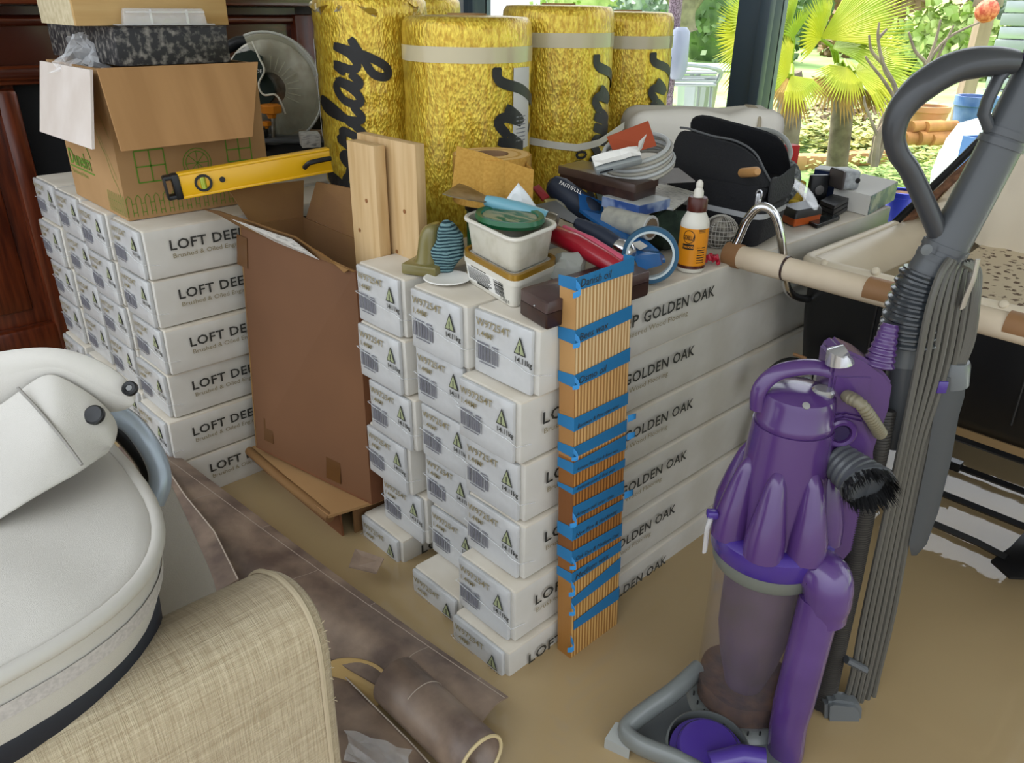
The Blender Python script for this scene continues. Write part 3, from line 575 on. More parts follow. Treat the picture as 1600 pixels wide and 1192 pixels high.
# masking / sanding paper roll on a green tin
rc = on(768, 300, d=1.46); zb_ = hz(rc, 312); ztop = hz(rc, 240)
tin = thing('green_tin', 'dark green lidded tin under the sanding paper roll', 'tin', (rc.x, rc.y, T)); hh = zb_-.002-T
obj('tin_body', B().lathe([(.047, 0), (.047, hh-.012)], 32), m_grn, tin); obj('tin_lid', B().lathe([(.05, hh-.014), (.05, hh-.004), (.047, hh)], 32), m_blk, tin)
pr = thing('sanding_paper_roll', 'wide roll of ochre sanding paper with its loose end hanging forward', 'paper roll', (rc.x, rc.y, zb_)); hr_ = ztop-zb_; R_ = pxm(rc)*60
obj('roll', B().lathe([(R_*.42, 0), (R_, 0), (R_, hr_), (R_*.42, hr_)], 40, caps=False), m_sand, pr); obj('roll_side', B().lathe([(R_, hr_-.0005), (R_*.86, hr_+.0008), (R_*.72, hr_-.0004), (R_*.58, hr_+.0008), (R_*.44, hr_)], 40, caps=False), mat('sanding_paper_edge', 'd6b070', .8), pr)
obj('core', B().lathe([(R_*.43, hr_+.001), (R_*.43, .002), (R_*.40, .002), (R_*.40, hr_+.001)], 28, caps=False), mat('cardboard_core', '8a6a4a', .8), pr); obj('core_hole', B().lathe([(R_*.42, hr_*.5), (.001, hr_*.5)], 20, caps=False), m_black, pr)
t0, t1 = on(834, 265, d=1.40)-V((rc.x, rc.y, zb_)), on(714, 228, d=1.385)-V((rc.x, rc.y, zb_)); u0, u1 = on(832, 322, d=1.40)-V((rc.x, rc.y, zb_)), on(706, 293, d=1.385)-V((rc.x, rc.y, zb_))
cr_ = [FR.to_3x3() @ V((R_*1.02*cos(a), R_*1.02*sin(a), 0)) for a in (rad(-30), rad(0), rad(30))]
rows = [[cr_[2]+V((0, 0, hr_)), cr_[1]+V((0, 0, hr_)), cr_[0]+V((0, 0, hr_*.9)), t0, t0.lerp(t1, .33), t0.lerp(t1, .66)+V((0, 0, .002)), t1], [cr_[2], cr_[1], cr_[0]-V((0, 0, .004)), u0, u0.lerp(u1, .33), u0.lerp(u1, .66), u1]]
obj('loose_end', B().sheet(rows, .0008, (.7, -.7, 0)), m_sand, pr)
# olive moulded guard, knitted glove, saucer, cap
oc = top(662, 427); om = fr(oc, rad(-22))
og = thing('olive_guard', 'translucent olive plastic moulding with flared foot at the left stack corner', 'moulding', mw=om); m_olv = mat('olive_resin', '7d7444', .3, col2='6a6236', ns=10, coat=.3)
obj('foot', B().box((0, .016, .0095), (.066, .07, .019), bev=.003), m_olv, og)
rings = []
for z, w_, x in ((.017, .056, .002), (.024, .049, .006), (.04, .0455, .0075), (.058, .043, .009), (.072, .037, .011), (.081, .027, .014), (.085, .014, .016)): rings.append([(x+w_/2*cos(a)*(1 if cos(a) < 0 else .9), .016+.026*sin(a)*(w_/.05)**.5, z) for a in [2*pi*i/24 for i in range(24)]])
obj('dome', B().loft(rings), m_olv, og, smooth=60)
kg = top(697, 428); b = B().ball((0, 0, .045), (.026, .02, .047), 20, 14)
for v in b.b.verts: v.co += V((NZ.noise(v.co*40), NZ.noise(v.co*40+V((5, 0, 0))), NZ.noise(v.co*40+V((0, 9, 0)))))*.010; v.co.x += .14*(v.co.z-.03)
m_knit = mat('teal_knit', '1d3a44', .9, col2='6f9094', ns=2.5, nd=2, wave=55, bdir='Z', stretch=(.5, .5, 1), nr=(.35, .6), bump=.8, bs=140)
tag(obj('knitted_glove', b, m_knit, mw=fr(kg)), 'crumpled teal and white striped knitted glove beside the tubs', 'glove')
wp = top(690, 441); b = B().lathe([(.012, 0), (.034, .003), (.04, .0055), (.038, .007), (.012, .002)], 30); tag(obj('paper_saucer', b, m_white, mw=M.Translation(wp+V((0, .012, 0))) @ M.Rotation(YAW, 4, 'Z')), 'small white saucer under the olive moulding and striped glove', 'saucer')
cp_ = top(638, 397); b = B().lathe([(.0105, 0), (.0125, .002), (.0125, .009), (.0105, .011), (.003, .0115)], 20); tag(obj('bottle_stopper', b, m_greyl, mw=M.Translation(cp_)), 'little grey bottle stopper behind the olive moulding', 'stopper')
# long dark instrument box behind the board
o = pbase((853, 516), (812, 491), (1013, 461), 474)
ib = pthing(o, 'hinged_box', 'long dark walnut hinged box at the stack corner, behind the sample board', 'box')
obj('box_base', B().loft([pring(o, .0, .98, .003), pring(o, .003, 1, .003), pring(o, o.h*.57, 1, .003)]), m_dkwood, ib, smooth=40)
obj('box_lid', B().loft([pring(o, o.h*.59, 1, .003), pring(o, o.h*.97, 1, .004), pring(o, o.h, .98, .004)]), m_dkwoodt, ib, smooth=40)
obj('latch_pin', B().ball(o.a*.42+V((0, -.0015, o.h*.68)), .0016, 8, 6), m_silv, ib)
# blue masking tape roll on edge
tc_ = on(1016, 398, d=1.262); tn = (CAM-tc_); tn = V((tn.x, tn.y, 0)).normalized(); tr = thing('tape_roll', 'blue masking tape roll standing on its edge by the dark box', 'tape', mw=axes(tc_, tn.cross(V((0, 0, 1))), tn+V((-.25, .0, .12)))); Rt = hz(tc_, 360)-tc_.z
Rt = (tc_.z-T)*.99
obj('tape', B().lathe([(Rt*.86, -.011), (Rt, -.011), (Rt, .011), (Rt*.86, .011)], 44, caps=False), mat('steel_blue_tape', '20506c', .6), tr); obj('core', B().lathe([(Rt*.86, -.012), (Rt*.86, .012), (Rt*.78, .012), (Rt*.78, -.012), (Rt*.86, -.012)], 44, caps=False), mat('pale_blue_core', 'b4c0c2', .5), tr)
# glue bottle
gb = top(1078, 421); hB = hz(gb, 281)-T; gt_ = thing('glue_bottle', 'orange-labelled wood glue bottle with brown cap and white nozzle', 'bottle', gb); r_ = .0245
m_ora = mat('orange_label', 'd98a12', .4); obj('bottle', B().lathe([(r_*.9, 0), (r_, .004), (r_, hB*.52), (r_*.97, hB*.56), (r_*.72, hB*.64), (r_*.6, hB*.67), (r_*.6, hB*.7)], 32), m_tubw, gt_)
obj('label', B().lathe([(r_*1.012, hB*.07), (r_*1.012, hB*.50)], 32, caps=False), m_ora, gt_)
obj('label_foot', B().lathe([(r_*1.02, hB*.05), (r_*1.02, hB*.085)], 32, caps=False), m_brn, gt_)
obj('cap', B().lathe([(r_*.68, hB*.67), (r_*.7, hB*.68), (r_*.68, hB*.80), (r_*.6, hB*.82)], 28, f=lambda a, r, z: 1+.015*cos(a*2*pi*14)), m_brn, gt_)
obj('nozzle', B().lathe([(r_*.36, hB*.81), (r_*.34, hB*.88), (r_*.22, hB*.92), (r_*.26, hB*.935), (r_*.24, hB*.97), (r_*.1, hB)], 18), m_tubw, gt_)
fA = math.atan2(-AW.y, -AW.x); cl2 = lambda a, z: V((r_*1.03*cos(fA+a), r_*1.03*sin(fA+a), z))
b = B(); b.sheet([[cl2(a, z) for a in [-.95+.8*i/8 for i in range(9)]] for z in (hB*.27, hB*.33)])
for i in range(24):
    a0_, a1_ = 2*pi*i/24, 2*pi*(i+1)/24; b._add([cl2(-.55+q*.42*cos(a)*1, hB*.41+q*.075*hB*sin(a)) for a, q in ((a0_, 1), (a1_, 1), (a1_, .9), (a0_, .9))], [(0, 1, 2, 3)])
for i in range(7): b.sheet([[cl2(.12+.6*k/4, hB*(.12+.028*i+.0+e_)) for k in range(5)] for e_ in (0, .010)])
for i in range(3): b.sheet([[cl2(.1+.5*k/4, hB*(.46+.016*i+e_)) for k in range(5)] for e_ in (0, .007)])
me = text('GORILLA', .0115, bold=.0003, sp=1.0); kx = .85*r_*1.03/max(v.co.x for v in me.vertices); n_ = [b.b.verts.new(cl2(-.98+v.co.x*kx/(r_*1.03), hB*.375+v.co.y)*1.001) for v in me.vertices]
for p in me.polygons: b.b.faces.new([n_[i] for i in p.vertices])
bpy.data.meshes.remove(me); obj('label_print', b, mat('black_label_print', '1a1408', .5), gt_, smooth=0)
b = B(); me = text('WOOD GLUE', .0055, bold=.0002); n_ = [b.b.verts.new(cl2(-.9+v.co.x/(r_*1.03), hB*.285+v.co.y)*1.002) for v in me.vertices]
for p in me.polygons: b.b.faces.new([n_[i] for i in p.vertices])
bpy.data.meshes.remove(me); obj('label_name', b, m_ora, gt_, smooth=0)
# pile of tools
def tool(n, l, c, p0, p1, upv=(0, 0, 1)): x = p1-p0; t = thing(n, l, c, mw=axes(p0, x, upv)); return t, x.length
t, L_ = tool('trowel', 'trowel with a bright red handle beside the tubs', 'trowel', on(858, 362, d=1.30), on(972, 420, d=1.19))
obj('handle', B().tube([(0, 0, 0), (.01, 0, 0), (L_*.4, 0, .003), (L_*.8, 0, 0), (L_, 0, -.002)], [.012, .0175, .0185, .017, .014], 16, sq=(.9, 1.05)), m_red, t); obj('handle_highlight', B().tube([(.02, .012, .012), (L_*.5, .013, .015), (L_*.95, .010, .010)], .006, 10), mat('pink_highlight', 'c05068', .35), t); obj('ferrule', B().tube([(-.018, 0, -.002), (.002, 0, 0)], .012, 12), m_blk, t)  # pink tube along the red handle paints its highlight
t, L_ = tool('putty_knife', 'black-handled filling knife with a chrome butt lying over the blue sheet', 'putty knife', on(850, 318, d=1.42), on(985, 396, d=1.27))
obj('blade', B().prism([(0, -.03), (0, .03), (L_*.42, .012), (L_*.42, -.012)], (0, 0, .0016)), m_blk, t, smooth=0); obj('handle', B().tube([(L_*.4, 0, 0), (L_*.5, 0, 0), (L_*.7, 0, .002), (L_*.86, 0, 0)], [.009, .013, .0155, .0145], 16), m_navyr, t); obj('butt_cap', B().tube([(L_*.85, 0, 0), (L_*.9, 0, 0), (L_*.99, 0, 0), (L_*1.02, 0, 0)], [.0135, .0165, .015, .01], 16), m_chrome, t)
t, L_ = tool('hand_tool', 'thick navy rubber grip lettered in white, poking from the tool pile', 'hand tool', on(866, 290, d=1.50), on(935, 340, d=1.46))
obj('grip', B().tube([(-.012, 0, 0), (-.006, 0, 0), (.012, 0, 0), (L_*.6, 0, 0), (L_*.9, 0, 0), (L_, 0, 0)], [.008, .018, .024, .0245, .022, .012], 20), m_navyr, t)
md = t.matrix_world.inverted(); c = on(873, 287, d=1.462); c2 = on(912, 306, d=1.44); o_ = obj('lettering', text('FAITHFULL', .0098, m=m_white), None, t, smooth=0); o_.matrix_parent_inverse = md; o_.matrix_world = axes(c, c2-c, CAM-c)
bs_ = [(905, 300, 1.47), (960, 318, 1.45), (1045, 400, 1.30), (1004, 432, 1.26)]
q = [on(u, v, d=d) for u, v, d in ((905, 302, 1.46), (944, 318, 1.48), (908, 326, 1.43), (945, 338, 1.45))]
bt = thing('blue_packet', 'long folded blue plastic packet under the tape roll', 'packet', on(960, 370, d=1.36)); BI = M.Translation(bt.location).inverted()
def bobj(n, b, m, **k): o = obj(n, b, m, bt, **k); o.matrix_parent_inverse = BI; return o
bobj('sleeve', B().sheet([[on(905, 326, d=1.44), on(948, 330, d=1.46)], [on(940, 352, d=1.39), on(975, 345, d=1.40)], [on(985, 392, d=1.30), on(1030, 392, d=1.33)], [on(1000, 412, d=1.27), on(1040, 405, d=1.30)]], .006), m_bluep, smooth=0)
bobj('end_flap', B().sheet([[on(903, 300, d=1.46), on(942, 314, d=1.48)], [on(906, 328, d=1.435), on(944, 334, d=1.455)]], .002, (.7, -.7, 0)), m_bluep, smooth=0)
bobj('pointed_end', B().loft([[on(990, 396, d=1.28), on(1038, 400, d=1.31), on(1034, 414, d=1.285), on(1000, 424, d=1.26)], [on(985, 390, d=1.29), on(1030, 392, d=1.32), on(1030, 396, d=1.30), on(990, 400, d=1.275)]]), m_bluep, smooth=0)
bobj('label', B().sheet([[on(985, 380, d=1.305), on(1000, 376, d=1.318)], [on(1000, 390, d=1.285), on(1012, 384, d=1.30)]], .001), m_white, smooth=0)
rows = [[on(838, 306, d=1.46), on(872, 305, d=1.48), on(884, 320, d=1.46)], [on(862, 330, d=1.41), on(882, 326, d=1.43), on(892, 335, d=1.42)], [on(885, 350, d=1.37), on(898, 346, d=1.38), on(905, 345, d=1.39)]]
tag(obj('foil_sachet', B().sheet(rows, .003), mat('pale_gold_foil', 'c8b878', .25, metal=.5, col2='d8d6cc', ns=30, nr=(.4, .6)), sub=1), 'shiny pale gold sachet among the knives', 'sachet')
rows = [[on(832, 292, d=1.50), on(842, 288, d=1.51)], [on(848, 312, d=1.46), on(858, 306, d=1.47)]]
tag(obj('red_sleeve', B().sheet(rows, .004), m_red, smooth=0), 'bit of red plastic sleeve behind the sanding paper roll', 'sleeve')
b = B().ball((0, 0, .03), (.03, .024, .034), 14, 10)
for v in b.b.verts: v.co += V((NZ.noise(v.co*50), NZ.noise(v.co*50+V((3, 0, 0))), NZ.noise(v.co*50+V((0, 4, 0)))))*.012
tag(obj('plastic_bag', b, mat('milky_plastic', 'b8bcb6', .3, alpha=.6, coat=.6), mw=fr(top(885, 452))), 'small milky plastic bag between the gold-rimmed tub and red handle', 'bag')
# walnut case with cable coil and packets
def dbox(near, l_, r_, d, vb, n, lab, cat):
    p = on(*near, d=d); z = p.z; o = PB(); o.p = p; o.a = on(*l_, z=z)-p; o.c = on(*r_, z=z)-p; o.h = hz(p, vb)-z; return o, thing(n, lab, cat, p)
o, t = dbox((990, 318), (872, 286), (1026, 306), 1.40, 288, 'wooden_case', 'dark walnut whetstone case holding up the grey cable coil', 'case')
obj('case_base', B().loft([pring(o, .0, .97, .004), pring(o, .003, .985, .004), pring(o, o.h*.55, .985, .004)]), m_dkwood, t, smooth=40); obj('case_lid', B().loft([pring(o, o.h*.56, 1.02, .003), pring(o, o.h*.96, 1.02, .003), pring(o, o.h, 1.0, .003)]), mat('walnut_lid', '3a2a24', .3, col2='54423a', ns=6, stretch=(1, 1, 1)), t, smooth=40)
zc_ = o.p.z+o.h
cc = o.p+(o.a*.32+o.c*.75); cc = on(995, 243, d=1.50); cc.z = max(cc.z, zc_+.03)
cb_ = thing('cable_coil', 'coil of grey flat cable lying on the walnut case', 'cable', mw=fr(cc, rad(10), rad(14), rad(-14)))
for i in range(6):
    R_ = .066-.001*i; o2 = obj('cable_turn', B().tube([((R_+.003*sin(i*2))*cos(a), (R_*.92)*sin(a), -.022+.0075*i) for a in [2*pi*k/40 for k in range(40)]], .0042, 8, closed=True), m_greyl if i % 2 else mat('grey_cable', 'a09c90', .45), cb_)
q = [on(u, v, d=d) for u, v, d in ((948, 214, 1.47), (1013, 189, 1.50), (1026, 228, 1.47), (962, 246, 1.44))]
tag(obj('red_card', B().sheet([[q[0], q[1]], [q[3], q[2]]], .004, AW), mat('terracotta_card', '9e4526', .6), smooth=0), 'terracotta red card standing in the cable coil', 'card')
q = on(928, 262, d=1.42); q1 = on(1000, 244, d=1.43); t, L_ = tool('silver_packet', 'small silver gadget in torn white wrap, leaning on the red card', 'gadget', q, q1, AW*-.6+V((0, 0, 1)))
obj('shell', B().box((L_/2, .0, .0), (L_, .03, .014), bev=.004), mat('pale_silver', 'a6acac', .25, metal=.4), t); obj('slot', B().box((L_*.22, -.0155, 0), (L_*.28, .001, .003)), m_blk, t)
rr = random.Random(9); obj('torn_wrap', B().sheet([[(L_*i/5, .016-j*.012, .009+rr.uniform(0, .006)) for j in range(3)] for i in range(6)], .001), m_white, t, smooth=0); obj('wrap_tail', B().sheet([[(L_*.95, .0, .01), (L_*1.08, .01, .008)], [(L_*.98, .004, .03), (L_*1.18, .012, .036)]], .001), m_white, t, smooth=0)
q = [on(u, v, z=.70) for u, v in ((1010, 318), (1052, 326), (1086, 300), (1030, 285))]
tag(obj('instruction_leaflet', B().sheet([[q[0], q[1]], [q[3], q[2]]], .004), m_paperp, smooth=0), 'printed white leaflet lying between walnut case and black bag', 'leaflet')
q = [on(u, v, d=d) for u, v, d in ((1030, 262, 1.56), (1060, 262, 1.57), (1086, 282, 1.54), (1020, 285, 1.5))]; tag(obj('grey_folder', B().sheet([[q[0], q[1]], [q[3], q[2]]], .003), mat('slate_card', '8a8684', .6), smooth=0), 'dull grey card behind the leaflet, against the bag', 'card')
o, t = dbox((998, 338), (940, 322), (1046, 326), 1.37, 322, 'blue_carton', 'flat pale blue and navy carton under the walnut case', 'carton')
obj('sleeve', B().loft([pring(o, 0, 1), pring(o, o.h, 1)]), mat('blue_carton_print', '2c4a86', .5, col2='8a9ab8', ns=14, nr=(.45, .55)), t, smooth=0); obj('top_face', B().loft([pring(o, o.h, .98), pring(o, o.h+.001, .98)]), m_greyl, t, smooth=0)
a, c = on(950, 340, d=1.42), on(1016, 356, d=1.35); t, L_ = tool('filler_tube', 'pale grey cylindrical tube with a label lying behind the blue tape', 'tube', a, c)
obj('tube', B().tube([(0, 0, 0), (L_, 0, 0)], .021, 24), mat('pale_label', 'a6a498', .5, col2='8c8c84', ns=40, nr=(.5, .7)), t); obj('tube_end', B().tube([(L_, 0, 0), (L_+.002, 0, 0)], [.022, .0215], 24), m_greyl, t); obj('end_recess', B().tube([(L_+.001, 0, 0), (L_+.003, 0, 0)], .017, 20), mat('brown_seal', '6a5a48', .6), t)
b = B().ball((0, 0, .035), (.045, .035, .04), 16, 10)
for v in b.b.verts: v.co += V((NZ.noise(v.co*30), NZ.noise(v.co*30+V((3, 0, 0))), NZ.noise(v.co*30+V((0, 4, 0)))))*.02
tag(obj('green_cloth', b, mat('dark_green_cloth', '18241c', .9, col2='2c3c2e', ns=40), mw=fr(top(1042, 388))), 'crumpled dark green cloth behind the glue bottle', 'cloth')
# netted bag, red pegs
b = B().ball((0, 0, .028), (.03, .024, .03), 16, 12)
for v in b.b.verts: v.co += V((NZ.noise(v.co*35), NZ.noise(v.co*35+V((3, 0, 0))), NZ.noise(v.co*35+V((0, 4, 0)))))*.014
nb = thing('netted_bag', 'grey netted bag of pebbles right of the glue bottle', 'bag', mw=fr(top(1122, 385))); obj('contents', b, mat('grey_pebbles', '9a9488', .8, col2='4e4a44', ns=60, nr=(.4, .6)), nb)
b = B()
for i in range(14):
    a = pi*i/14; b.tube([(.034*sin(k)*cos(a), .028*sin(k)*sin(a), .029+.033*cos(k)) for k in [2*pi*j/24 for j in range(24)]], .0006, 4, closed=True)
for i in range(7): z = .002+.0085*i; r_ = sin(math.acos(max(-1, min(1, (z-.029)/.033)))); b.tube([(.035*r_*cos(k), .029*r_*sin(k), z) for k in [2*pi*j/24 for j in range(24)]], .0006, 4, closed=True)
x = obj('net', b, mat('white_net', 'b4b0a8', .7), nb); x['kind'] = 'stuff'
b = B(); rr = random.Random(3)
for i in range(9): b.box((rr.uniform(-.015, .015), rr.uniform(-.01, .01), .004+rr.uniform(0, .012)), (.012, .006, .006), Euler((rr.uniform(0, 3), rr.uniform(0, 3), rr.uniform(0, 3))).to_matrix().to_4x4(), bev=.001)
rp = obj('red_clip_bunch', b, mat('red_clips', 'b01f36', .35), mw=fr(top(1110, 412))); tag(rp, 'bunch of small red plastic clips beside the glue bottle', 'clips', kind='stuff')
# black canvas tool bag
o = pbase((1178, 388), (1034, 352), (1219, 364), 290)
bg_ = pthing(o, 'tool_bag', 'open black canvas tool bag with reflective stripe and zipped mouth', 'bag')
def hp_(p, v): return hz(o.p+p, v)-T
Hh = hz(o.p, 262)-T
rings = [pring(o, .0, .98, .02), pring(o, .01, 1.03, .025), pring(o, Hh*.45, 1.08, .03), pring(o, Hh*.75, 1.02, .03)]
obj('bag_body', B().loft(rings, caps=True), m_bagf, bg_, smooth=60)
def lip(side, vs_, lean, th_=.006):
    rows = []; n = len(vs_)
    for i, (k, v) in enumerate(vs_):
        base = o.a*k+(o.c*(.0 if side == 0 else 1.0))+V((0, 0, Hh*.6)); e_ = o.a*k+o.c*lean; e_.z = hz(o.p+e_, v)-T
        rows.append([base, base.lerp(e_, .35)+V((0, 0, .01))+(o.c*(-.10 if side == 0 else .08)), base.lerp(e_, .7)+(o.c*(-.06 if side == 0 else .04)), e_])
    return B().sheet(rows, th_, o.c.normalized())
obj('front_lip', lip(0, [(-.04, 292), (.08, 268), (.2, 240), (.4, 222), (.65, 214), (.9, 203), (1.02, 201)], .30), m_bagf, bg_, sub=1, smooth=80)
obj('back_lip', lip(1, [(-.06, 268), (.0, 232), (.1, 210), (.35, 198), (.6, 189), (.85, 178), (1.0, 178), (1.06, 190)], .72), m_bagf, bg_, sub=1, smooth=80)
ends = [o.a*-.06+o.c*k for k in (.0, .35, .7, 1.0)]
obj('side_gusset', B().sheet([[p+V((0, 0, Hh*.5)) for p in ends], [p+V((0, 0, Hh*.8)) for p in ends], [ends[0]+V((0, 0, Hh*.92)), ends[1]+V((0, 0, Hh*.84)), ends[2]+V((0, 0, Hh*.9)), ends[3]+V((0, 0, Hh*1.0))]], .004, o.a.normalized()), m_bagf, bg_, sub=1)
zl = [o.a*k+o.c*.29 for k in (-.02, .08, .2, .4, .65, .9, 1.0)]
for p, v in zip(zl, (291, 267, 239, 221, 213, 202, 200)): p.z = hz(o.p+p, v)-T+.001
obj('zip_teeth', B().tube(spline(zl, 4), .0022, 6), mat('zip_grey', '5c5e60', .4), bg_)
def band(z, k): return pring(o, z, k, .03)
r0_, r1_ = band(Hh*.36, 1.085), band(Hh*.43, 1.09); obj('reflective_stripe', B().loft([r0_, r1_], caps=False), m_refl, bg_)
obj('zip_pull', B().box(V((.004, -.018, Hh*.62)), (.012, .004, .03), FR, bev=.003).tube([V((.004, -.018, Hh*.7))+V((.006*cos(a), 0, .008*sin(a))) for a in [2*pi*i/12 for i in range(12)]], .0016, 6, closed=True), m_silv, bg_)
obj('side_strap', B().box(o.c*.5+V((.006, -.02, Hh*.66)), (.05, .004, .012), axes((0, 0, 0), o.c, (0, 0, 1)), bev=.002), m_bagf, bg_)
a, c = on(1160, 270, d=1.50), on(1184, 268, d=1.43); b = B().tube([a, a.lerp(c, .9), c], [.009, .009, .006], 14); tag(obj('wooden_dowel', b, mat('turned_wood', 'b98a54', .5)), 'turned wooden dowel sticking out of the black bag', 'dowel')
# far end of the front stack
def far(near, l_, r_, vt, n, lab, cat): o = pbase(near, l_, r_, vt); return o, pthing(o, n, lab, cat)
o, t = far((1354, 337), (1298, 322), (1397, 312), 306, 'white_carton', 'white and blue retail carton at the far window end of the stack', 'carton')
obj('carton_body', B().loft([pring(o, 0, 1), pring(o, o.h, 1)]), m_white, t, smooth=0)
obj('picture_side', B().loft([[o.c*.02+V((.0015, 0, z)), o.c*.98+V((.0015, 0, z)), o.c*.98+V((.0, .001, z)), o.c*.02+V((0, .001, z))] for z in (.001, o.h-.001)]), mat('photo_print', '46586a', .5, col2='b4b4a4', ns=26, nd=6, nr=(.45, .6)), t, smooth=0)
o.p.z += o.h+.001; q = on(1322, 296, z=o.p.z); ht_ = thing('camera_device', 'silver rounded camera device standing on the white retail carton', 'camera', mw=fr(q, rad(12)))
hh = hz(q, 266)-q.z; obj('shell', B().box((.006, .02, hh/2), (.042, .06, hh), bev=.008, seg=3), mat('speckled_silver', 'b2b6b8', .4, col2='8e9294', ns=90), ht_); obj('front_face', B().box((-.017, .018, hh/2), (.008, .058, hh*.98), bev=.006, seg=2), mat('grey_brown_face', '4c4644', .4), ht_); b = B().lathe([(.006, 0), (.006, .002), (.004, .0024)], 18, M.Translation((.018, -.0095, hh*.5)) @ M.Rotation(pi/2, 4, 'X')); obj('lens', b, m_blk, ht_)
o, t = far((1303, 318), (1264, 312), (1312, 312), 270, 'navy_box', 'navy blue box behind the round-buttoned black device', 'box'); obj('box_body', B().loft([pring(o, 0, 1, .003), pring(o, o.h, 1, .003)]), mat('navy_card', '16284e', .5), t, smooth=40); obj('lid_edge', B().loft([pring(o, o.h, 1.01, .003), pring(o, o.h+.003, 1.01, .003)]), m_greyl, t, smooth=40)
q = top(1274, 322); hh = hz(q, 276)-T; t = thing('black_device', 'black device with a round grey button in front of the navy box', 'device', mw=fr(q, rad(8))); obj('case', B().box((.002, .008, hh/2+.003), (.046, .016, hh), bev=.005, seg=3), m_blk, t); obj('round_button', B().lathe([(.011, 0), (.011, .002), (.008, .003)], 24, M.Translation((.002, -.0005, hh*.55)) @ M.Rotation(pi/2, 4, 'X')), m_gryd0 if 'm_gryd0' in globals() else mat('button_grey', '5c5a58', .4), t)
o, t = far((1240, 356), (1216, 345), (1282, 347), 330, 'sanding_block', 'orange and black sanding tool case lying before the yellow sponge', 'tool case'); obj('orange_base', B().loft([pring(o, .002, .97, .005), pring(o, o.h*.5, 1, .005)]), mat('orange_plastic', 'b5541e', .4), t, smooth=40); obj('black_top', B().loft([pring(o, o.h*.5, 1.01, .005), pring(o, o.h*.8, 1.01, .006), pring(o, o.h, .9, .008)]), mat('dark_rubber_top', '2a2b2d', .4), t, smooth=40)
o, t = far((1276, 357), (1262, 350), (1312, 343), 352, 'phone', 'thin black phone lying on the stack edge', 'phone'); obj('phone_body', B().loft([pring(o, 0, 1, .003), pring(o, o.h, 1, .003)]), m_blk, t, smooth=40); obj('screen', B().loft([pring(o, o.h, .9, .003), pring(o, o.h+.0005, .9, .003)]), mat('dark_glass', '23282c', .08), t, smooth=0)
o, t = far((1300, 343), (1276, 333), (1330, 325), 322, 'wallet', 'worn black leather wallet between sanding tool case and white carton', 'wallet'); m_lea = mat('black_leather', '1d1d20', .4, bump=.3, bs=90)
for i in range(3): obj('leather_fold', B().loft([pring(o, o.h*(.02+.33*i), 1-.04*i, .004), pring(o, o.h*(.3+.33*i), 1-.04*i, .004)]), m_lea, t, smooth=40)
q = top(1300, 326); q.z = T+.0305; pass
q = top(1243, 334); hh = .055; b = B().box((0, 0, hh/2), (.036, .03, hh), bev=.007, seg=3)
for v in b.b.verts: v.co += V((NZ.noise(v.co*60), NZ.noise(v.co*60+V((2, 0, 0))), 0))*.003
sg_ = tag(obj('yellow_sponge', b, mat('ochre_sponge', 'c2a038', .9, col2='a88828', ns=60, bump=.6, bs=120), mw=fr(top(1240, 318)+V((0, 0, .0)), rad(14))), 'stained yellow sponge standing beside the black bag', 'sponge')
tag(obj('small_sponge', B().box((0, 0, .014), (.02, .018, .024), bev=.004), mat('yellow_foam', 'd0b23c', .9), mw=fr(top(1238, 334)+V((0, 0, .006)), rad(30))), 'small yellow foam piece under the clear sheet', 'sponge')
rows = [[on(1216, 278, d=1.66), on(1234, 272, d=1.70)], [on(1235, 290, d=1.62), on(1256, 284, d=1.66)], [on(1258, 312, d=1.56), on(1272, 300, d=1.60)], [on(1272, 334, d=1.52), on(1284, 326, d=1.54)]]
tag(obj('clear_sheet', B().sheet(rows, .001), m_clear, sub=1), 'crinkled clear plastic sheet draped over the sanding tool case', 'plastic sheet')
b = B()
for i in range(3): b.ball((.03*i-.03, .006*(i % 2), .028), (.026, .024, .03-.006*i), 14, 10)
for v in b.b.verts: v.co += V((NZ.noise(v.co*35), NZ.noise(v.co*35+V((3, 0, 0))), NZ.noise(v.co*35+V((0, 4, 0)))))*.012
tag(obj('grey_knit', B().ball((0, .0, .05), (.045, .03, .055), 18, 12), mat('speckled_grey_knit', '8a8e8c', .9, col2='3c4042', ns=90, nr=(.4, .6), bump=.6, bs=120), mw=fr(top(1216, 318))), 'speckled grey knitted bundle behind the black bag', 'knitwear'); b.b.free()
tag(obj('grey_hose', B().tube(spline([on(1160, 205, d=1.86), on(1195, 203, d=1.84), on(1222, 213, d=1.80), on(1234, 232, d=1.78), on(1232, 248, d=1.76), on(1212, 256, d=1.76)], 6), .0055, 10), mat('grey_hose', '9a9c98', .4)), 'grey cable arching up behind the black bag', 'cable')
o = PB(); q = top(1234, 300); t = thing('red_box', 'small bright red box by the window behind the sponge', 'box', mw=fr(top(1232, 298), rad(20))); z0_ = hz(top(1232, 298), 247)-T; z1_ = hz(top(1232, 298), 228)-T
obj('box_body', B().box((0, .02, z1_/2), (.036, .03, z1_), bev=.002), mat('red_card', 'c21a1c', .5), t)
obj('white_lid', B().box((-.012, .02, z1_+.001), (.008, .03, .002)), m_white, t)
b = B(); 
cu = thing('cushion', 'cream canvas cushion against the window behind the black bag', 'cushion', mw=fr(top(1095, 292)+V((0, 0, .0)), rad(6)))
hh = hz(top(1095, 292), 172)-T
b = B().box((0, .05, hh*.5), (.40, .14, hh), bev=.035, seg=3); bmesh.ops.subdivide_edges(b.b, edges=[e_ for e_ in b.b.edges if e_.calc_length() > .06], cuts=5, use_grid_fill=True)
for v in b.b.verts: v.co += V((0, NZ.noise(v.co*9), NZ.noise(v.co*11+V((3, 1, 0)))))*.018
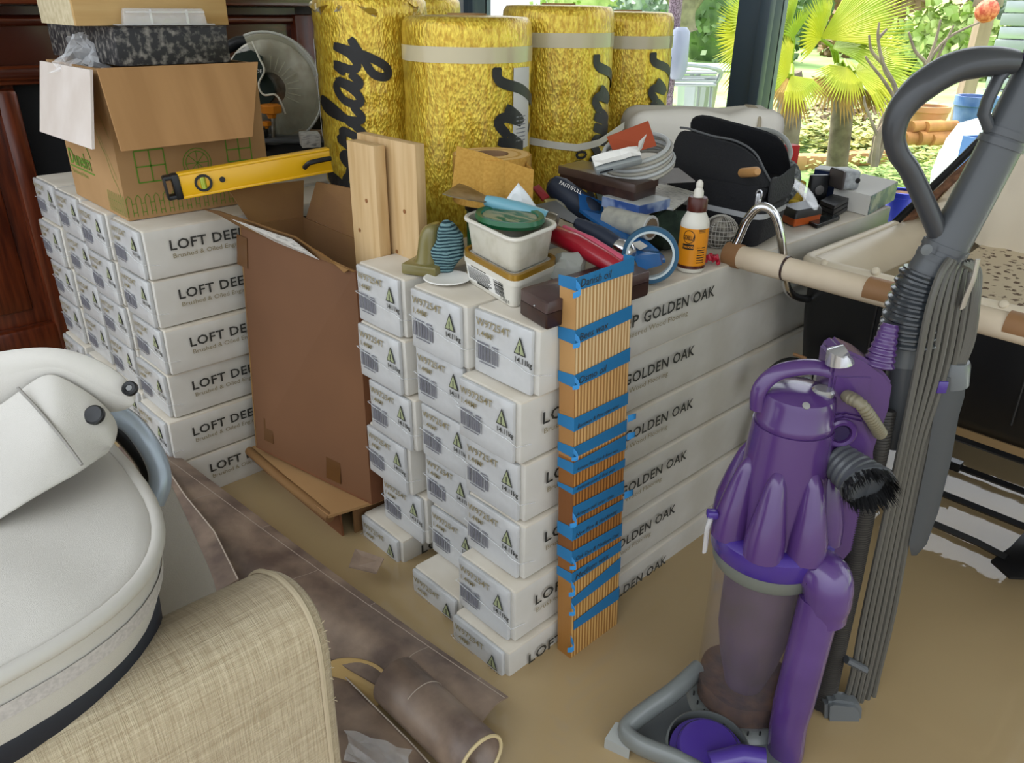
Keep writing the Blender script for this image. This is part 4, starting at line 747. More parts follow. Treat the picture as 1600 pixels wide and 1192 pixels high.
obj('canvas_cover', b, mat('cream_canvas', 'f0ebe0', .85, bump=.2, bs=90), cu, smooth=80); obj('piping', B().tube(spline([(.12, -.02, hh*.5), (.125, -.018, hh*.85), (.13, .03, hh*1.0), (.13, .1, hh*.99)], 5), .005, 8), mat('canvas_piping', 'b8ac94', .85), cu)
# ---------------------------------------------------------------- mitre saw on the back stack
sw = on(430, 215, d=2.28); sw.z = .6255
ms = thing('mitre_saw', 'dark green mitre saw with clear blade guard and orange clamp knobs', 'saw', mw=fr(sw)); SI = ms.matrix_world.inverted()
def sx_(u, v, d=2.28): return SI @ on(u, v, d=d)
m_dg = mat('dark_green_casting', '14241c', .4); m_org = mat('orange_knob', 'd9821c', .4); m_guard = mat('smoked_clear_guard', 'c8c4a8', .1, alpha=.42, coat=1)
def sobj(n, b, m, par=None, **k): return obj(n, b, m, par or ms, **k)
sobj('base', B().box((.05, .05, .03), (.34, .22, .055), bev=.008), m_blk); sobj('turntable', B().box((.03, -.03, .062), (.14, .12, .012), bev=.004), m_gryq if 'm_gryq' in globals() else mat('cast_grey', '4a4c4e', .4))
c = sx_(424, 138); R_ = pxm(sw)*78; rot = M.Rotation(pi/2, 4, 'X')
gd = sobj('blade_guard', B().loft([[c+V((r*cos(a), y, r*sin(a))) for r, y in ((R_*.3, -.012), (R_*.9, -.018), (R_, -.014), (R_, .014), (R_*.9, .018), (R_*.3, .012))] for a in [rad(112-200*i/30) for i in range(31)]]), m_guard, smooth=30)
sub_('guard_rim', B().tube([c+V((R_*1.0*cos(a), -.014, R_*1.0*sin(a))) for a in [rad(112)-rad(200)*i/30 for i in range(31)]], .0035, 8), mat('pale_guard_edge', 'c8c8bc', .2, alpha=.8), gd)
sub_('guard_edge', B().tube(spline([sx_(394, 64, 2.24), sx_(405, 90, 2.24), sx_(413, 110, 2.24), sx_(404, 132, 2.24), sx_(412, 148, 2.24), sx_(430, 148, 2.24), sx_(440, 162, 2.24), sx_(446, 178, 2.24)], 5), .0028, 8), mat('pale_guard_edge2', 'd4d0bc', .25), gd)
sub_('vent_ribs', B().join((lambda q: ([q.tube([c+V((R_*.36*cos(a), -.02, R_*.36*sin(a))), c+V((R_*.60*cos(a), -.02, R_*.60*sin(a)))], .0012, 5) for a in [rad(80-13*i) for i in range(9)]], q)[1])(B())), mat('guard_lines', 'b4b09a', .3), gd)
sobj('blade', B().lathe([(R_*.86, -.002), (R_*.88, 0), (R_*.86, .002)], 48, M.Translation(c) @ rot), m_steel); sobj('hub', B().lathe([(R_*.30, -.026), (R_*.30, .02)], 24, M.Translation(c+V((-.045*0-.028, 0, 0))) @ rot), m_dg); sobj('arbor', B().lathe([(R_*.22, -.032), (R_*.18, -.026), (R_*.08, -.034), (R_*.05, -.036)][::-1], 24, M.Translation(c+V((-.024, 0, .0))) @ rot), m_blk)
hdm = sobj('motor_head', B().loft([[sx_(u, v, 2.24+dy) for u, v in ((358, 100), (368, 84), (392, 78), (410, 88), (412, 112), (402, 130), (360, 132))] for dy in (0, .09)]), m_dg, smooth=30)
sub_('maker_print', text('PARKSIDE', .013, m=m_white), m_white, hdm, smooth=0, mw=axes(sx_(376, 112, 2.235), (1, 0, -.05), (0, -1, 0)))
sobj('carry_handle', B().tube([sx_(352, 76, 2.32), sx_(372, 66, 2.32), sx_(400, 64, 2.34), sx_(440, 62, 2.36), sx_(470, 85, 2.36), sx_(492, 120, 2.36)], .016, 12), m_blk)
sobj('manual_page', B().sheet([[sx_(368, 82, 2.25), sx_(390, 68, 2.27)], [sx_(372, 92, 2.25), sx_(400, 80, 2.27)]], .002, (0, 1, 0)), m_paperp, smooth=0)
sobj('motor_body', B().tube([sx_(478, 150, 2.42), sx_(484, 180, 2.42), sx_(486, 200, 2.42)], [.045, .055, .05], 18), m_blk); sobj('pivot_arm', B().tube([sx_(368, 140, 2.34), sx_(380, 190, 2.32), sx_(392, 230, 2.3)], .03, 12), m_blk)
def knob(n, u, v, s_): p = sx_(u, v, 2.22); return sobj(n, B().lathe([(s_*.35, -s_*.9), (s_*.5, -s_*.5), (s_, -s_*.35), (s_*1.02, s_*.3), (s_*.9, s_*.42), (.001, s_*.42)], 18, M.Translation(p), f=lambda a, r, z: 1+.07*cos(a*12*pi)), m_org)
knob('clamp_knob', 423, 170, .027); knob('clamp_knob', 416, 193, .014)
sobj('clamp_rod', B().tube([sx_(427, 182, 2.22), sx_(427, 218, 2.22)], .0055, 10), m_steel); sobj('clamp_foot', B().lathe([(.025, 0), (.02, .005), (.006, .012)], 22, M.Translation(sx_(430, 224, 2.22))), mat('dull_metal', '7c7c78', .4, metal=.5)); sobj('clamp_block', B().box(sx_(408, 218, 2.22), (.035, .04, .06), bev=.004), m_blk)
sobj('fence', B().box(sx_(455, 208, 2.3), (.17, .02, .02), bev=.003), mat('wood_fence', '8a6a42', .6))
o = PB(); q = on(485, 225, d=2.15); q.z = .70; tag(obj('small_parts_box', B().box((0, 0, 0), (.05, .06, .035), bev=.003), m_paperp, mw=fr(q, rad(20))), 'small white and black box on the saw base', 'box')
# ---------------------------------------------------------------- stain sample board with blue tape
def grain(n, c1, c2): return mat(n, c1, .5, col2=c2, ns=1.2, nd=2, wave=42, bdir='Y', stretch=(1, 1, .05), nr=(.25, .8), bump=.12, bs=160, bstretch=(1, 1, .03))
m_s = [grain('raw_pine_grain', 'b08652', 'e0c496'), grain('oiled_pine_grain', 'a07340', 'd4aa70'), grain('amber_stained_grain', '84521f', 'c08646'), grain('oak_stained_grain', '74451c', 'ae7538'), grain('light_waxed_grain', '9c6c34', 'd2a766')]
m_btape = mat('blue_masking_tape', '1f6ea0', .6, bump=.1, bs=120); m_btape2 = mat('bright_blue_tape', '2f86c4', .55)
ft0, ft1 = on(896, 449, x=.030), on(986, 403, x=.030); fb0, fb1 = on(894, 1017, x=.060), on(967.5, 962, x=.060)
up = (ft0-fb0); fb0 -= up*.06; fb1 -= (ft1-fb1)*.06; th = V((-.031, 0, -.0)); 
yl, yr = (fb0.y+ft0.y)/2, (fb1.y+ft1.y)/2
fb0.y = ft0.y = yl; fb1.y = ft1.y = yr; ft1.z = ft0.z; fb1.z = fb0.z
bd = thing('stain_sample_board', 'striped pine sample board with handwritten blue tape strips, standing in the water', 'board', (fb0.x, yl, fb0.z))
HB = (ft0-fb0).length; tilt = math.atan2(ft0.x-fb0.x, ft0.z-fb0.z); bd.rotation_euler = (0, tilt, 0); bw = yr-yl
def bloc(u, v): # board-face coordinates seen at a photograph point
    n = V((cos(tilt), 0, -sin(tilt))); r = ray(u, v); p = CAM+r*((V(fb0)-CAM).dot(n)/r.dot(n))-V(fb0); return p.y, p.x*sin(tilt)+p.z*cos(tilt)
cuts = [1e9, 598, 651, 720, 770, 868, 905, 2000]; tops = [430, 598, 651, 720, 770, 868, 905]
zs = [HB]+[bloc(895, v)[1] for v in tops[1:]]+[0]
b = B()
for i in range(7): b.mi = [0, 1, 1, 2, 3, 2, 4][i]; b.box((-.0155, bw/2, (zs[i]+zs[i+1])/2), (.031, bw, zs[i]-zs[i+1]-.0002))
obj('board', b, m_s, bd, smooth=0)
tp = [(435, 456, 402, 426, 'Danish oil'), (517, 540, 477, 498, 'Bees wax'), (587, 607, 543, 564, 'Osmo oil'), (654, 675, 612, 630, 'Beeswax & Pine stain wax'), (699, 716, 654, 672, ''), (723, 741, 678, 700, 'Antique Pine Dye & Bees wax'), (762, 772, 715, 727, 'Antique pine & fine wax'),
      (791, 812, 749, 768, 'Antique oak over stain'), (823, 844, 778, 795, 'New Pine & Hardening'), (860, 880, 815, 834, 'Oak Dye & Medium Oak'), (894, 910, 842, 857, 'Medium wax'), (934, 948, 868, 889, ''), (971, 984, 913, 932, '')]
for i, (a, c, d, e_, s_) in enumerate(tp):
    y0 = -.0008 if i != 12 else .006; zl0, zl1 = bloc(895, a)[1], bloc(895, c)[1]; zr0, zr1 = bloc(985-i*1.2, d)[1], bloc(985-i*1.2, e_)[1]
    wr = i not in (11, 12, 7)
    rows = ([[(-.033, y0, zl0-.002), (-.033, y0, zl1+.002)]] if wr else []) + [[(.0012, y0, zl0), (.0012, y0, zl1)], [(.0016, bw*.4, lerp(zl0, zr0, .4)), (.0014, bw*.4, lerp(zl1, zr1, .4))], [(.0012, bw+.001, zr0), (.0012, bw+.001, zr1)], [(-.02, bw+.001, zr0), (-.02, bw+.001, zr1)]]
    o = obj('tape_strip', B().sheet(rows, .0006, (.6, -.4, 0)), m_btape, bd, smooth=0)
    if s_: obj('handwriting', text(s_, min(.0165, .2/len(s_)*1.1), shear=.25, m=m_ink), None, o, smooth=0, mw=axes((.0026, .006, zl1+.004), (0, cos(math.atan2(zr1-zl1, bw)), sin(math.atan2(zr1-zl1, bw))), (1, 0, 0)))
for u, v, s_, sg in ((884, 445, .013, -1), (886, 527, .011, -1), (884, 593, .01, -1), (893, 704, .010, -1), (894, 804, .013, -1), (884, 872, .011, -1), (890, 910, .014, -1), (878, 942, .012, -1), (893, 994, .016, -1), (995, 655, .014, 1), (985, 683, .014, 1), (983, 772, .016, 1)):
    y, z = bloc(895 if sg < 0 else 978, v); y = -.002 if sg < 0 else bw+.002; rr = random.Random(int(v)); rows = []
    for k in range(5): t_ = k/4; rows.append([(.002+(.012*sin(t_*3) if sg < 0 else .006*sin(t_*3)), y+sg*s_*t_*(.6 if sg < 0 else 1.4), z-(s_*t_ if sg < 0 else -s_*.3*sin(t_*3))+j*s_*(.9-.3*t_)-s_*.4) for j in (0, .5, 1)])
    obj('loose_tape_end', B().sheet(rows, .0006, (1, 0, 0)), m_btape2, bd)

# ---------------------------------------------------------------- lifted vinyl flooring
def vinyl(n, k=1.0):
    m = mat(n, '62524a', .38, col2='94806f', ns=13, nd=9, nr=(.36, .66), bump=.2, bs=60); nn = m.node_tree.nodes; l = m.node_tree.links; b = nn['Principled BSDF']
    return m
m_vin = vinyl('slate_pattern_vinyl'); m_vback = mat('cream_vinyl_backing', 'b89a64', .6, col2='a8884e', ns=8); m_line = mat('printed_grout_line', 'a89a8c', .5)
vA, vB = top(250, 690, .12), top(794, 1086, .045)
def vrow(p, i):
    s_ = i/6; w_ = lerp(.26, .095, s_**.8); r = []; arch = lerp(.045, .008, s_)
    for j in range(13):
        t_ = j/12; r.append(V((p.x+.012*t_, p.y-w_*t_, p.z+arch*sin(min(t_*2.0, pi))-.045*t_*t_*(1-.6*s_)+.003*sin(t_*9+s_*5))))
    return r
ve = [vA.lerp(vB, i/6)+V((0, 0, -.012*sin(pi*i/6))) for i in range(7)]
VR = [vrow(p, i) for i, p in enumerate(ve)]
sp2 = [spline([r[j] for r in VR], 5) for j in range(13)]; rowsV = [[c_[k] for c_ in sp2] for k in range(len(sp2[0]))]
for k in range(len(rowsV)): # straight cut at the near end
    pass
vn = thing('vinyl_sheet', 'long strip of lifted dark slate pattern vinyl beside both carton stacks', 'vinyl flooring', (-.4, -.2, 0)); VI = M.Translation((.4, .2, 0))
def vobj(n, b, m, par=None, **k):
    o = obj(n, b, m, par or vn, **k)
    if not par or par is vn: o.matrix_parent_inverse = VI
    return o
vsh = vobj('sheet', B().sheet(rowsV, .003), m_vin)
def vline(pts): # a printed line lying on the sheet
    L = []
    for k, j in pts:
        k0, j0 = int(min(k, len(rowsV)-1.001)), int(min(j, 11.999)); a, c = k-k0, j-j0
        L.append(rowsV[k0][j0].lerp(rowsV[k0+1][j0], a).lerp(rowsV[k0][j0+1].lerp(rowsV[k0+1][j0+1], a), c)+V((0, 0, .0008)))
    return L
K = len(rowsV)-1
def ribbon(L, wd):
    return B().sheet([[p+V((0, wd/2, 0)) if abs((L[-1]-L[0]).x) > abs((L[-1]-L[0]).y) else p+V((wd/2, 0, 0)) for p in L], [p-V((0, wd/2, 0)) if abs((L[-1]-L[0]).x) > abs((L[-1]-L[0]).y) else p-V((wd/2, 0, 0)) for p in L]])
sub_('grout_line', ribbon(vline([(k*K/40, 1.6-.6*k/40) for k in range(2, 41)]), .0016), m_line, vsh, smooth=0)
for k_, j0 in ((7.5, 1.7), (17, 1.5), (25.2, 1.2)): sub_('grout_line', ribbon(vline([(k_*K/30+.0*j, j) for j in [j0+q*.5 for q in range(22)]]), .0014), m_line, vsh, smooth=0)
for k_ in (12, 21, 28): sub_('grout_line', ribbon(vline([(k_*K/30, j) for j in (.05, .6, 1.2)]), .0014), m_line, vsh, smooth=0)
fl_ = [on(555, 857, z=.05), on(600, 872, z=.05), on(588, 895, z=.04), on(545, 885, z=.05)]
vobj('torn_corner', B().sheet([[fl_[0], fl_[1]], [fl_[3], fl_[2]]], .003), m_vin)
# second, rolled piece
vr_ = thing('vinyl_roll', 'rolled offcut of brown vinyl with pale backing beside the sofa arm', 'vinyl flooring', (0, -.28, 0)); VI2 = M.Translation((0, .28, 0))
a0, a1 = on(628, 1075, z=.045), on(752, 1192, z=.045); dv = (a1-a0).normalized(); rows = []; R_ = .043
for i in range(25):
    a = 5.6*i/24-1.3; r_ = R_*(1-.10*i/24); rows.append([a0+dv*s_+axes(a0, dv, (0, 0, 1)).to_3x3() @ V((0, r_*cos(a), r_*sin(a))) for s_ in (-.02, .05, .12, .185)])
o = obj('rolled_sheet', B().sheet(rows, .0), [m_vin], vr_, solid=.003); o.matrix_parent_inverse = VI2
o = obj('pale_rim', B().tube([r[3]+dv*.001 for r in rows], .0028, 6), mat('pale_cut_edge', 'cbb98e', .6), vr_); o.matrix_parent_inverse = VI2
o = obj('grout_line', B().tube([r[1]+(r[1]-(a0+dv*.05)).normalized()*.0016 for r in rows[4:16]], .001, 5), m_line, vr_); o.matrix_parent_inverse = VI2
bk_ = [[on(u, v, z=z) for u, v in ((505, 1030), (545, 1022), (585, 1030), (612, 1052))] for z in (.055,)] + [[on(u, v, z=z) for u, v in ((510, 1060), (548, 1066), (575, 1075), (600, 1085))] for z in (.03,)]+[[on(u, v, z=z) for u, v in ((510, 1100), (540, 1110), (560, 1110), (590, 1110))] for z in (-.01,)]
o = obj('curled_backing', B().sheet(bk_, .003), m_vback, vr_, sub=2); o.matrix_parent_inverse = VI2
# third piece lying lower, with cling film
v3 = thing('vinyl_offcut', 'lower vinyl offcut with a strip of cling film, next to the sofa arm', 'vinyl flooring', (-.1, -.38, 0)); VI3 = M.Translation((.1, .38, 0))
q = [on(500, 1020, z=.028), on(560, 1080, z=.03), on(640, 1160, z=.03), on(690, 1215, z=.03)]; q2 = [p+V((-.10, -.16, .012)) for p in q]
o = obj('sheet', B().sheet([[p for p in q], [p.lerp(r, .5)+V((0, 0, .012)) for p, r in zip(q, q2)], q2], .003), m_vin, v3); o.matrix_parent_inverse = VI3
o = obj('white_edge', B().tube([p+V((0, 0, .003)) for p in q], .0014, 6), m_line, v3); o.matrix_parent_inverse = VI3
rr = random.Random(8); rows = [[on(540+i*20+rr.uniform(-5, 5), 1138+i*7+j*12+rr.uniform(-3, 3), z=.05+rr.uniform(0, .012)) for j in range(5)] for i in range(6)]
tag(obj('cling_film', B().sheet(rows), m_film, smooth=0), 'scrap of crumpled cling film on the lower vinyl offcut', 'plastic film')
q = [on(250, 715, z=.14), on(290, 775, z=.13), on(335, 830, z=.12), on(372, 905, z=.11)]
o = obj('under_sheet', B().sheet([q, [p+V((-.02, -.12, -.03)) for p in q]], .003), m_vin, v3); o.matrix_parent_inverse = VI3
o = obj('white_edge', B().tube(q, .0016, 6), m_line, v3); o.matrix_parent_inverse = VI3

# ---------------------------------------------------------------- sofa arm
def linen():
    m = mat('beige_slub_linen', 'b8a98d', .95, sheen=.15); n = m.node_tree.nodes; l = m.node_tree.links; b = n['Principled BSDF']; t = n.new('ShaderNodeTexCoord'); fs_ = []
    for sc in ((170, 6, 170), (9, 260, 9), (60, 2.5, 60), (3, 90, 3)):
        mp = n.new('ShaderNodeMapping'); mp.inputs['Scale'].default_value = sc; l.new(t.outputs['Object'], mp.inputs[0]); x = n.new('ShaderNodeTexNoise'); x.inputs['Scale'].default_value = 5; x.inputs['Detail'].default_value = 2; l.new(mp.outputs[0], x.inputs['Vector']); fs_.append(x.outputs['Fac'])
    def add(p, q): a = n.new('ShaderNodeMath'); a.operation = 'ADD'; l.new(p, a.inputs[0]); l.new(q, a.inputs[1]); return a.outputs[0]
    h = add(add(fs_[0], fs_[1]), add(fs_[2], fs_[3])); k = n.new('ShaderNodeMapRange'); l.new(h, k.inputs[0]); k.inputs[1].default_value = 1.6; k.inputs[2].default_value = 2.4
    r = n.new('ShaderNodeValToRGB'); l.new(k.outputs[0], r.inputs[0]); e = r.color_ramp.elements; e[0].color = srgb('a08f73'); e[1].color = srgb('c2b498'); l.new(r.outputs[0], b.inputs['Base Color'])
    bp = n.new('ShaderNodeBump'); bp.inputs['Strength'].default_value = .5; bp.inputs['Distance'].default_value = .002; l.new(k.outputs[0], bp.inputs['Height']); l.new(bp.outputs[0], b.inputs['Normal']); return m
m_linen = linen()
sa = thing('sofa_arm', 'rolled beige linen sofa arm with stitched end seam in the near corner', 'sofa', (.11, -.9, FLZ))
def sarc(y, k=1, dzz=0):
    pr = [(.186, -.35), (.190, .2), (.194, .40), (.1955, .455), (.192, .488), (.180, .508), (.160, .5185), (.13, .5185), (.10, .508), (.07, .490), (.045, .462), (.032, .42), (.03, .2), (.03, -.35)]
    cx, cz_ = .112, .40
    return [V((cx+(x-cx)*k, y, (cz_+(z-cz_)*k+dzz) if z > .3 else z)) for x, z in spline([(x, 0, z) for x, z in pr], 3) for x, z in [(x, z)]] if False else [V((cx+(p.x-cx)*k, y, (cz_+(p.z-cz_)*k+dzz) if p.z > .3 else p.z)) for p in spline([(x, 0, z) for x, z in pr], 3)]
ys = [(-1.5, 1, 0), (-1.2, 1, 0), (-1.0, 1, 0), (-.85, 1, 0), (-.75, 1, 0), (-.65, 1, 0), (-.56, 1, 0), (-.505, .995, 0), (-.49, .985, 0), (-.482, .965, 0), (-.479, .93, 0)]
o = obj('arm_cover', B().loft([sarc(*y) for y in ys]), m_linen, sa, smooth=60); o.matrix_parent_inverse = M.Translation(sa.location).inverted()
o = obj('end_seam', B().tube([p+V((0, 0, 0)) for p in sarc(-.492, 1.0)], .0028, 6), mat('beige_piping', 'b0a288', .95), sa); o.matrix_parent_inverse = M.Translation(sa.location).inverted()
for dx in (0,):
    rr = random.Random(2); b = B()
    for i in range(16): p = sarc(-.484, 1.0)[6+i//2 % 8]; b.tube([p, p+V((rr.uniform(.0, .002), rr.uniform(.001, .004), rr.uniform(-.004, .003)))], .0004, 4)
    o = obj('frayed_threads', b, m_linen, sa, smooth=0); o['kind'] = 'stuff'; o.matrix_parent_inverse = M.Translation(sa.location).inverted()

# ---------------------------------------------------------------- carrycot on the sofa, near left corner
m_cot = mat('off_white_twill', 'c6c2ba', .8, col2='bab6ae', ns=3, bump=.22, bs=900, bstretch=(1, 3, 1), sheen=.15); m_cotg = mat('grey_twill', '9c968e', .85, bump=.35, bs=300, bstretch=(1, 3, 1)); m_gry0 = mat('dull_grey_metal', '6c6c6a', .4, metal=.4); m_navy = mat('navy_band', '12151f', .6); m_alu = mat('pale_blue_grey_frame', '9aa4ae', .35, metal=.3)
kc = thing('carrycot', 'off-white fabric carrycot with snap flaps and navy base in the near left corner', 'carrycot', (-.14, -.86, .49))
KI = M.Translation((.14, .86, -.49)); KX, KY, KA, KB = -.145, -.865, .335, .30
def kobj(n, b, m, par=None, **k):
    o = obj(n, b, m, par or kc, **k)
    if not par or par is kc: o.matrix_parent_inverse = KI
    return o
def se(a, k=1, n=4.2, z=0, dx=0, dy=0): # rounded-rectangle ring point
    c, s_ = cos(a), sin(a); return V((KX+dx+KA*k*math.copysign(abs(c)**(2/n), c), KY+dy+KB*k*math.copysign(abs(s_)**(2/n), s_), z))
ring = lambda k, z, n=64, **q: [se(2*pi*i/n, k, z=z, **q) for i in range(n)]
def dome(k): return .602+.022*(1-k**2.2)
rows = []
b = B().loft([ring(1.0, .600), ring(.985, .606)]+[ring(k, dome(k)+.004) for k in (.95, .9, .8, .65, .5, .35, .2, .05)], caps=False)
for v in b.b.verts:
    q = v.co; v.co.z += .004*NZ.noise(q*14)+.006*NZ.noise(V((q.x*5, q.y*16, 1)))
kobj('apron', b, m_cot, smooth=80)
kobj('piping', B().tube(ring(1.004, .601), .0065, 10, closed=True), mat('off_white_piping', 'b9b5ad', .8), smooth=80)
kobj('side_wall', B().loft([ring(.995, .602), ring(1.0, .575), ring(.985, .55), ring(.965, .532)], caps=False), m_cot, smooth=80)
kobj('reflective_stripe', B().loft([ring(1.0035, .577), ring(.9985, .562)], caps=False), mat('pale_mesh_stripe', 'bdb8b4', .7, col2='aca7a4', ns=300), smooth=80)
kobj('base_band', B().loft([ring(.962, .534), ring(.97, .528), ring(.965, .497), ring(.94, .49)]), m_navy, smooth=60)
# hood cover with two snap flaps over the far edge
def kq(u, v, d): return on(u, v, d=d)
def patch(uvd, th=.006, sub=2): return [[kq(*q) for q in r] for r in uvd]
b = B().sheet(patch([[(-60, 556, .70), (0, 545, .70), (50, 538, .70), (95, 539, .70), (135, 550, .70), (170, 566, .70), (198, 588, .70), (213, 610, .70)], [(-60, 572, .69), (0, 560, .69), (50, 553, .69), (95, 554, .69), (132, 568, .69), (168, 588, .69), (196, 608, .69), (211, 622, .695)], [(-60, 600, .685), (0, 588, .685), (50, 574, .685), (90, 569, .685), (124, 588, .685), (160, 612, .685), (186, 625, .688), (207, 629, .692)], [(-60, 690, .70), (0, 668, .70), (48, 640, .70), (78, 618, .70), (108, 628, .70), (140, 642, .70), (175, 640, .70), (200, 633, .70)]]), .006)
f1 = kobj('upper_flap', b, m_cot, sub=2, smooth=80)
b = B().sheet(patch([[(-60, 662, .685), (0, 628, .685), (40, 596, .685), (74, 573, .685), (104, 588, .685), (135, 606, .685), (168, 632, .685), (184, 658, .685)], [(-60, 690, .665), (0, 662, .665), (42, 632, .665), (78, 606, .665), (110, 622, .665), (140, 636, .665), (168, 655, .668), (183, 674, .672)], [(-60, 745, .61), (0, 715, .615), (45, 690, .622), (85, 668, .63), (115, 668, .64), (140, 672, .65), (165, 682, .655), (178, 688, .66)], [(-60, 800, .56), (0, 765, .575), (45, 738, .592), (85, 716, .61), (115, 706, .622), (138, 700, .635), (158, 696, .65), (170, 694, .655)], [(-60, 842, .535), (0, 806, .548), (45, 777, .565), (85, 754, .585), (115, 738, .60), (138, 722, .618), (158, 706, .638), (172, 697, .655)]]), .007)
f2 = kobj('front_flap', b, m_cot, sub=2, smooth=80)
c = kq(147, 648, .660); nrm = (CAM-c).normalized(); nrm.z += .35
kobj('snap_button', B().lathe([(.0095, -.003), (.0095, .0015), (.008, .0025), (.002, .0018)], 24, axes(c, IR, nrm)), m_blk)
c = kq(203, 607, .686); ey = kobj('eyelet', B().lathe([(.0075, -.002), (.0075, .002), (.006, .0035), (.0035, .0025), (.003, -.002)], 24, axes(c, IR, nrm)), m_blk); kobj('eyelet_hole', B().lathe([(.0032, -.001), (.003, .0022)], 14, axes(c, IR, nrm)), m_gry0)
kobj('flap_seam', B().tube(spline([kq(28, 606, .674), kq(60, 640, .648), (kq(95, 682, .622)), kq(128, 726, .598)], 4), .0016, 6), mat('dark_grey_seam', '8e8a84', .9))  # seam line in a darker grey than the twill
hp = spline([kq(172, 640, .78), kq(205, 662, .78), kq(228, 690, .775), (kq(246, 725, .77)), kq(250, 755, .76), kq(240, 785, .75)], 6)
kobj('carry_frame', B().tube(hp, .0125, 14), m_alu)
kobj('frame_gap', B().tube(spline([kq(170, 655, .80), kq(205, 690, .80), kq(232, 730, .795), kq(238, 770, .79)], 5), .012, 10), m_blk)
b = B().sheet(patch([[(195, 720, .80), (235, 700, .82), (262, 735, .83), (290, 800, .83), (318, 860, .82), (342, 920, .81)], [(200, 830, .76), (240, 830, .78), (270, 850, .80), (295, 880, .80), (320, 915, .80), (335, 945, .79)], [(205, 960, .72), (235, 965, .74), (260, 968, .75), (285, 975, .76), (310, 965, .77), (330, 960, .78)]]), .012)
kobj('side_cover', b, m_cotg, sub=2, smooth=80)
# ---------------------------------------------------------------- purple upright vacuum cleaner, standing in the water
m_pur = mat('purple_gloss_plastic', '4b2f67', .22, coat=.5); m_pur2 = mat('violet_plastic', '402a80', .25, coat=.5); m_purd = mat('mauve_duct_plastic', '553a76', .2, col2='4a3068', ns=8, coat=.5)
m_gry = mat('grey_plastic', '707472', .35, coat=.2); m_gryd = mat('dark_grey_plastic', '4c4f52', .38, coat=.15); m_grym = mat('mid_grey_plastic', '606466', .35, coat=.2); m_hose = mat('ribbed_black_hose', '35322f', .4); m_cord = mat('grey_power_cord', '57554f', .45)
m_bin = mat('dusty_clear_bin', '8f8488', .1, alpha=.2, coat=1, spec=.8); m_dust = mat('brown_dust', '3a2512', .9, col2='5a3c20', ns=40, bump=.5, bs=80); m_tan = mat('taupe_hose', '77705c', .4); m_brist = mat('black_bristles', '0e0e10', .7)
VD = .93
def vp(u, v, dy=0): return on(u, v, d=VD+dy)
vo = vp(1184, 950); vo.z = 0
vt = thing('vacuum_cleaner', 'purple and grey upright vacuum cleaner standing in the brown floodwater', 'vacuum cleaner', (vo.x, vo.y, FLZ))
def vo_(n, b, m, par=None, **k):
    o = obj(n, b, m, par or vt, **k)
    o.matrix_parent_inverse = (M.Translation(vt.location)).inverted(); return o
AX = M.Translation(vo) @ M.Rotation(YAW, 4, 'Z')
zz = lambda v: hz(vo, v)
z0, z1, z2, z3 = zz(1085), zz(872), zz(832), zz(655)
RB = .0765
vb = vo_('dust_bin', B().lathe([(RB-.004, z0), (RB-.002, z0+.01), (RB, z1)], 40, AX, caps=False), m_bin)
sub_('dust', B().lathe([(RB-.006, z0+.002), (RB-.005, z0+.02), (RB-.004, z0+.042), (RB*.6, z0+.03), (.02, z0+.028)], 32, AX @ M.Rotation(rad(0), 4, 'Y'), f=lambda a, r, z: 1+.02*sin(a*40)), m_dust, vb)
sub_('inner_cone', B().lathe([(.03, z0+.03), (.045, z0+.09), (.055, z0+.15), (.058, z1)], 28, AX), mat('dusty_inner_cone', '4b3850', .6, col2='3a2f34', ns=10), vb)
b = B()
for i in range(26): b.box((cos(i*2*pi/26)*(RB+.001), sin(i*2*pi/26)*(RB+.001), z0+.001), (.002, .002, .009), M.Rotation(i*2*pi/26, 4, 'Z'))
cw = B().lathe([(RB+.014, .0), (RB+.008, z0*.6), (RB+.003, z0-.003), (RB-.004, z0-.001)], 40, AX)
cl_ = vo_('bin_cradle', cw, m_gry); tk = B(); tk.join(b, AX); sub_('latch_teeth', tk, m_blk, cl_, smooth=0)
vo_('bin_rim', B().lathe([(RB+.001, z1-.004), (RB+.003, z1), (RB+.005, z1+.022), (RB+.003, z1+.026)], 44, AX), mat('grey_green_rim', '676a62', .4))
vo_('collar', B().lathe([(RB+.006, z1+.02), (RB+.009, z1+.024), (RB+.010, z2+.006), (RB+.004, z2+.012), (RB-.004, z2+.014)], 44, AX), m_pur2)
def lob(a, r, z):
    k = 1-min(max((z-z2)/(z3-.005-z2), 0), 1); c = max(0, cos(a*2*pi*7+.5))
    return 1-.03*k
vo_('cyclone_cluster', B().lathe([(.068, z2+.008)]+[(lerp(.066, .0535, (i/13)), lerp(z2+.01, z3-.004, i/13)) for i in range(14)], 112, AX, f=lob), m_pur, smooth=50)
for i in range(7):
    a = 2*pi*i/7+YAW*0+.62; P = [AX @ V((q*cos(a), q*sin(a), lerp(z2+.006, z3-.055, t_))) for q, t_ in ((.066, 0), (.0655, .25), (.0615, .55), (.056, .85), (.051, .97), (.048, 1.0))]
    vo_('cyclone_cone', B().tube(P, [.0285, .0265, .0205, .0135, .0085, .003], 18), m_pur, smooth=60)
zc = zz(602)
vc = vo_('top_cap', B().lathe([(.050, z3-.006), (.0525, z3-.002), (.052, z3+.006), (.050, z3+.010), (.049, zc-.020), (.046, zc-.010), (.034, zc-.003), (.01, zc)], 44, AX), m_pur)
sub_('release_button', B().lathe([(.014, zc-.004), (.015, zc+.002), (.012, zc+.005), (.002, zc+.005)], 24, AX @ M.Translation((.026, -.012, -.003))), m_silv, vc)
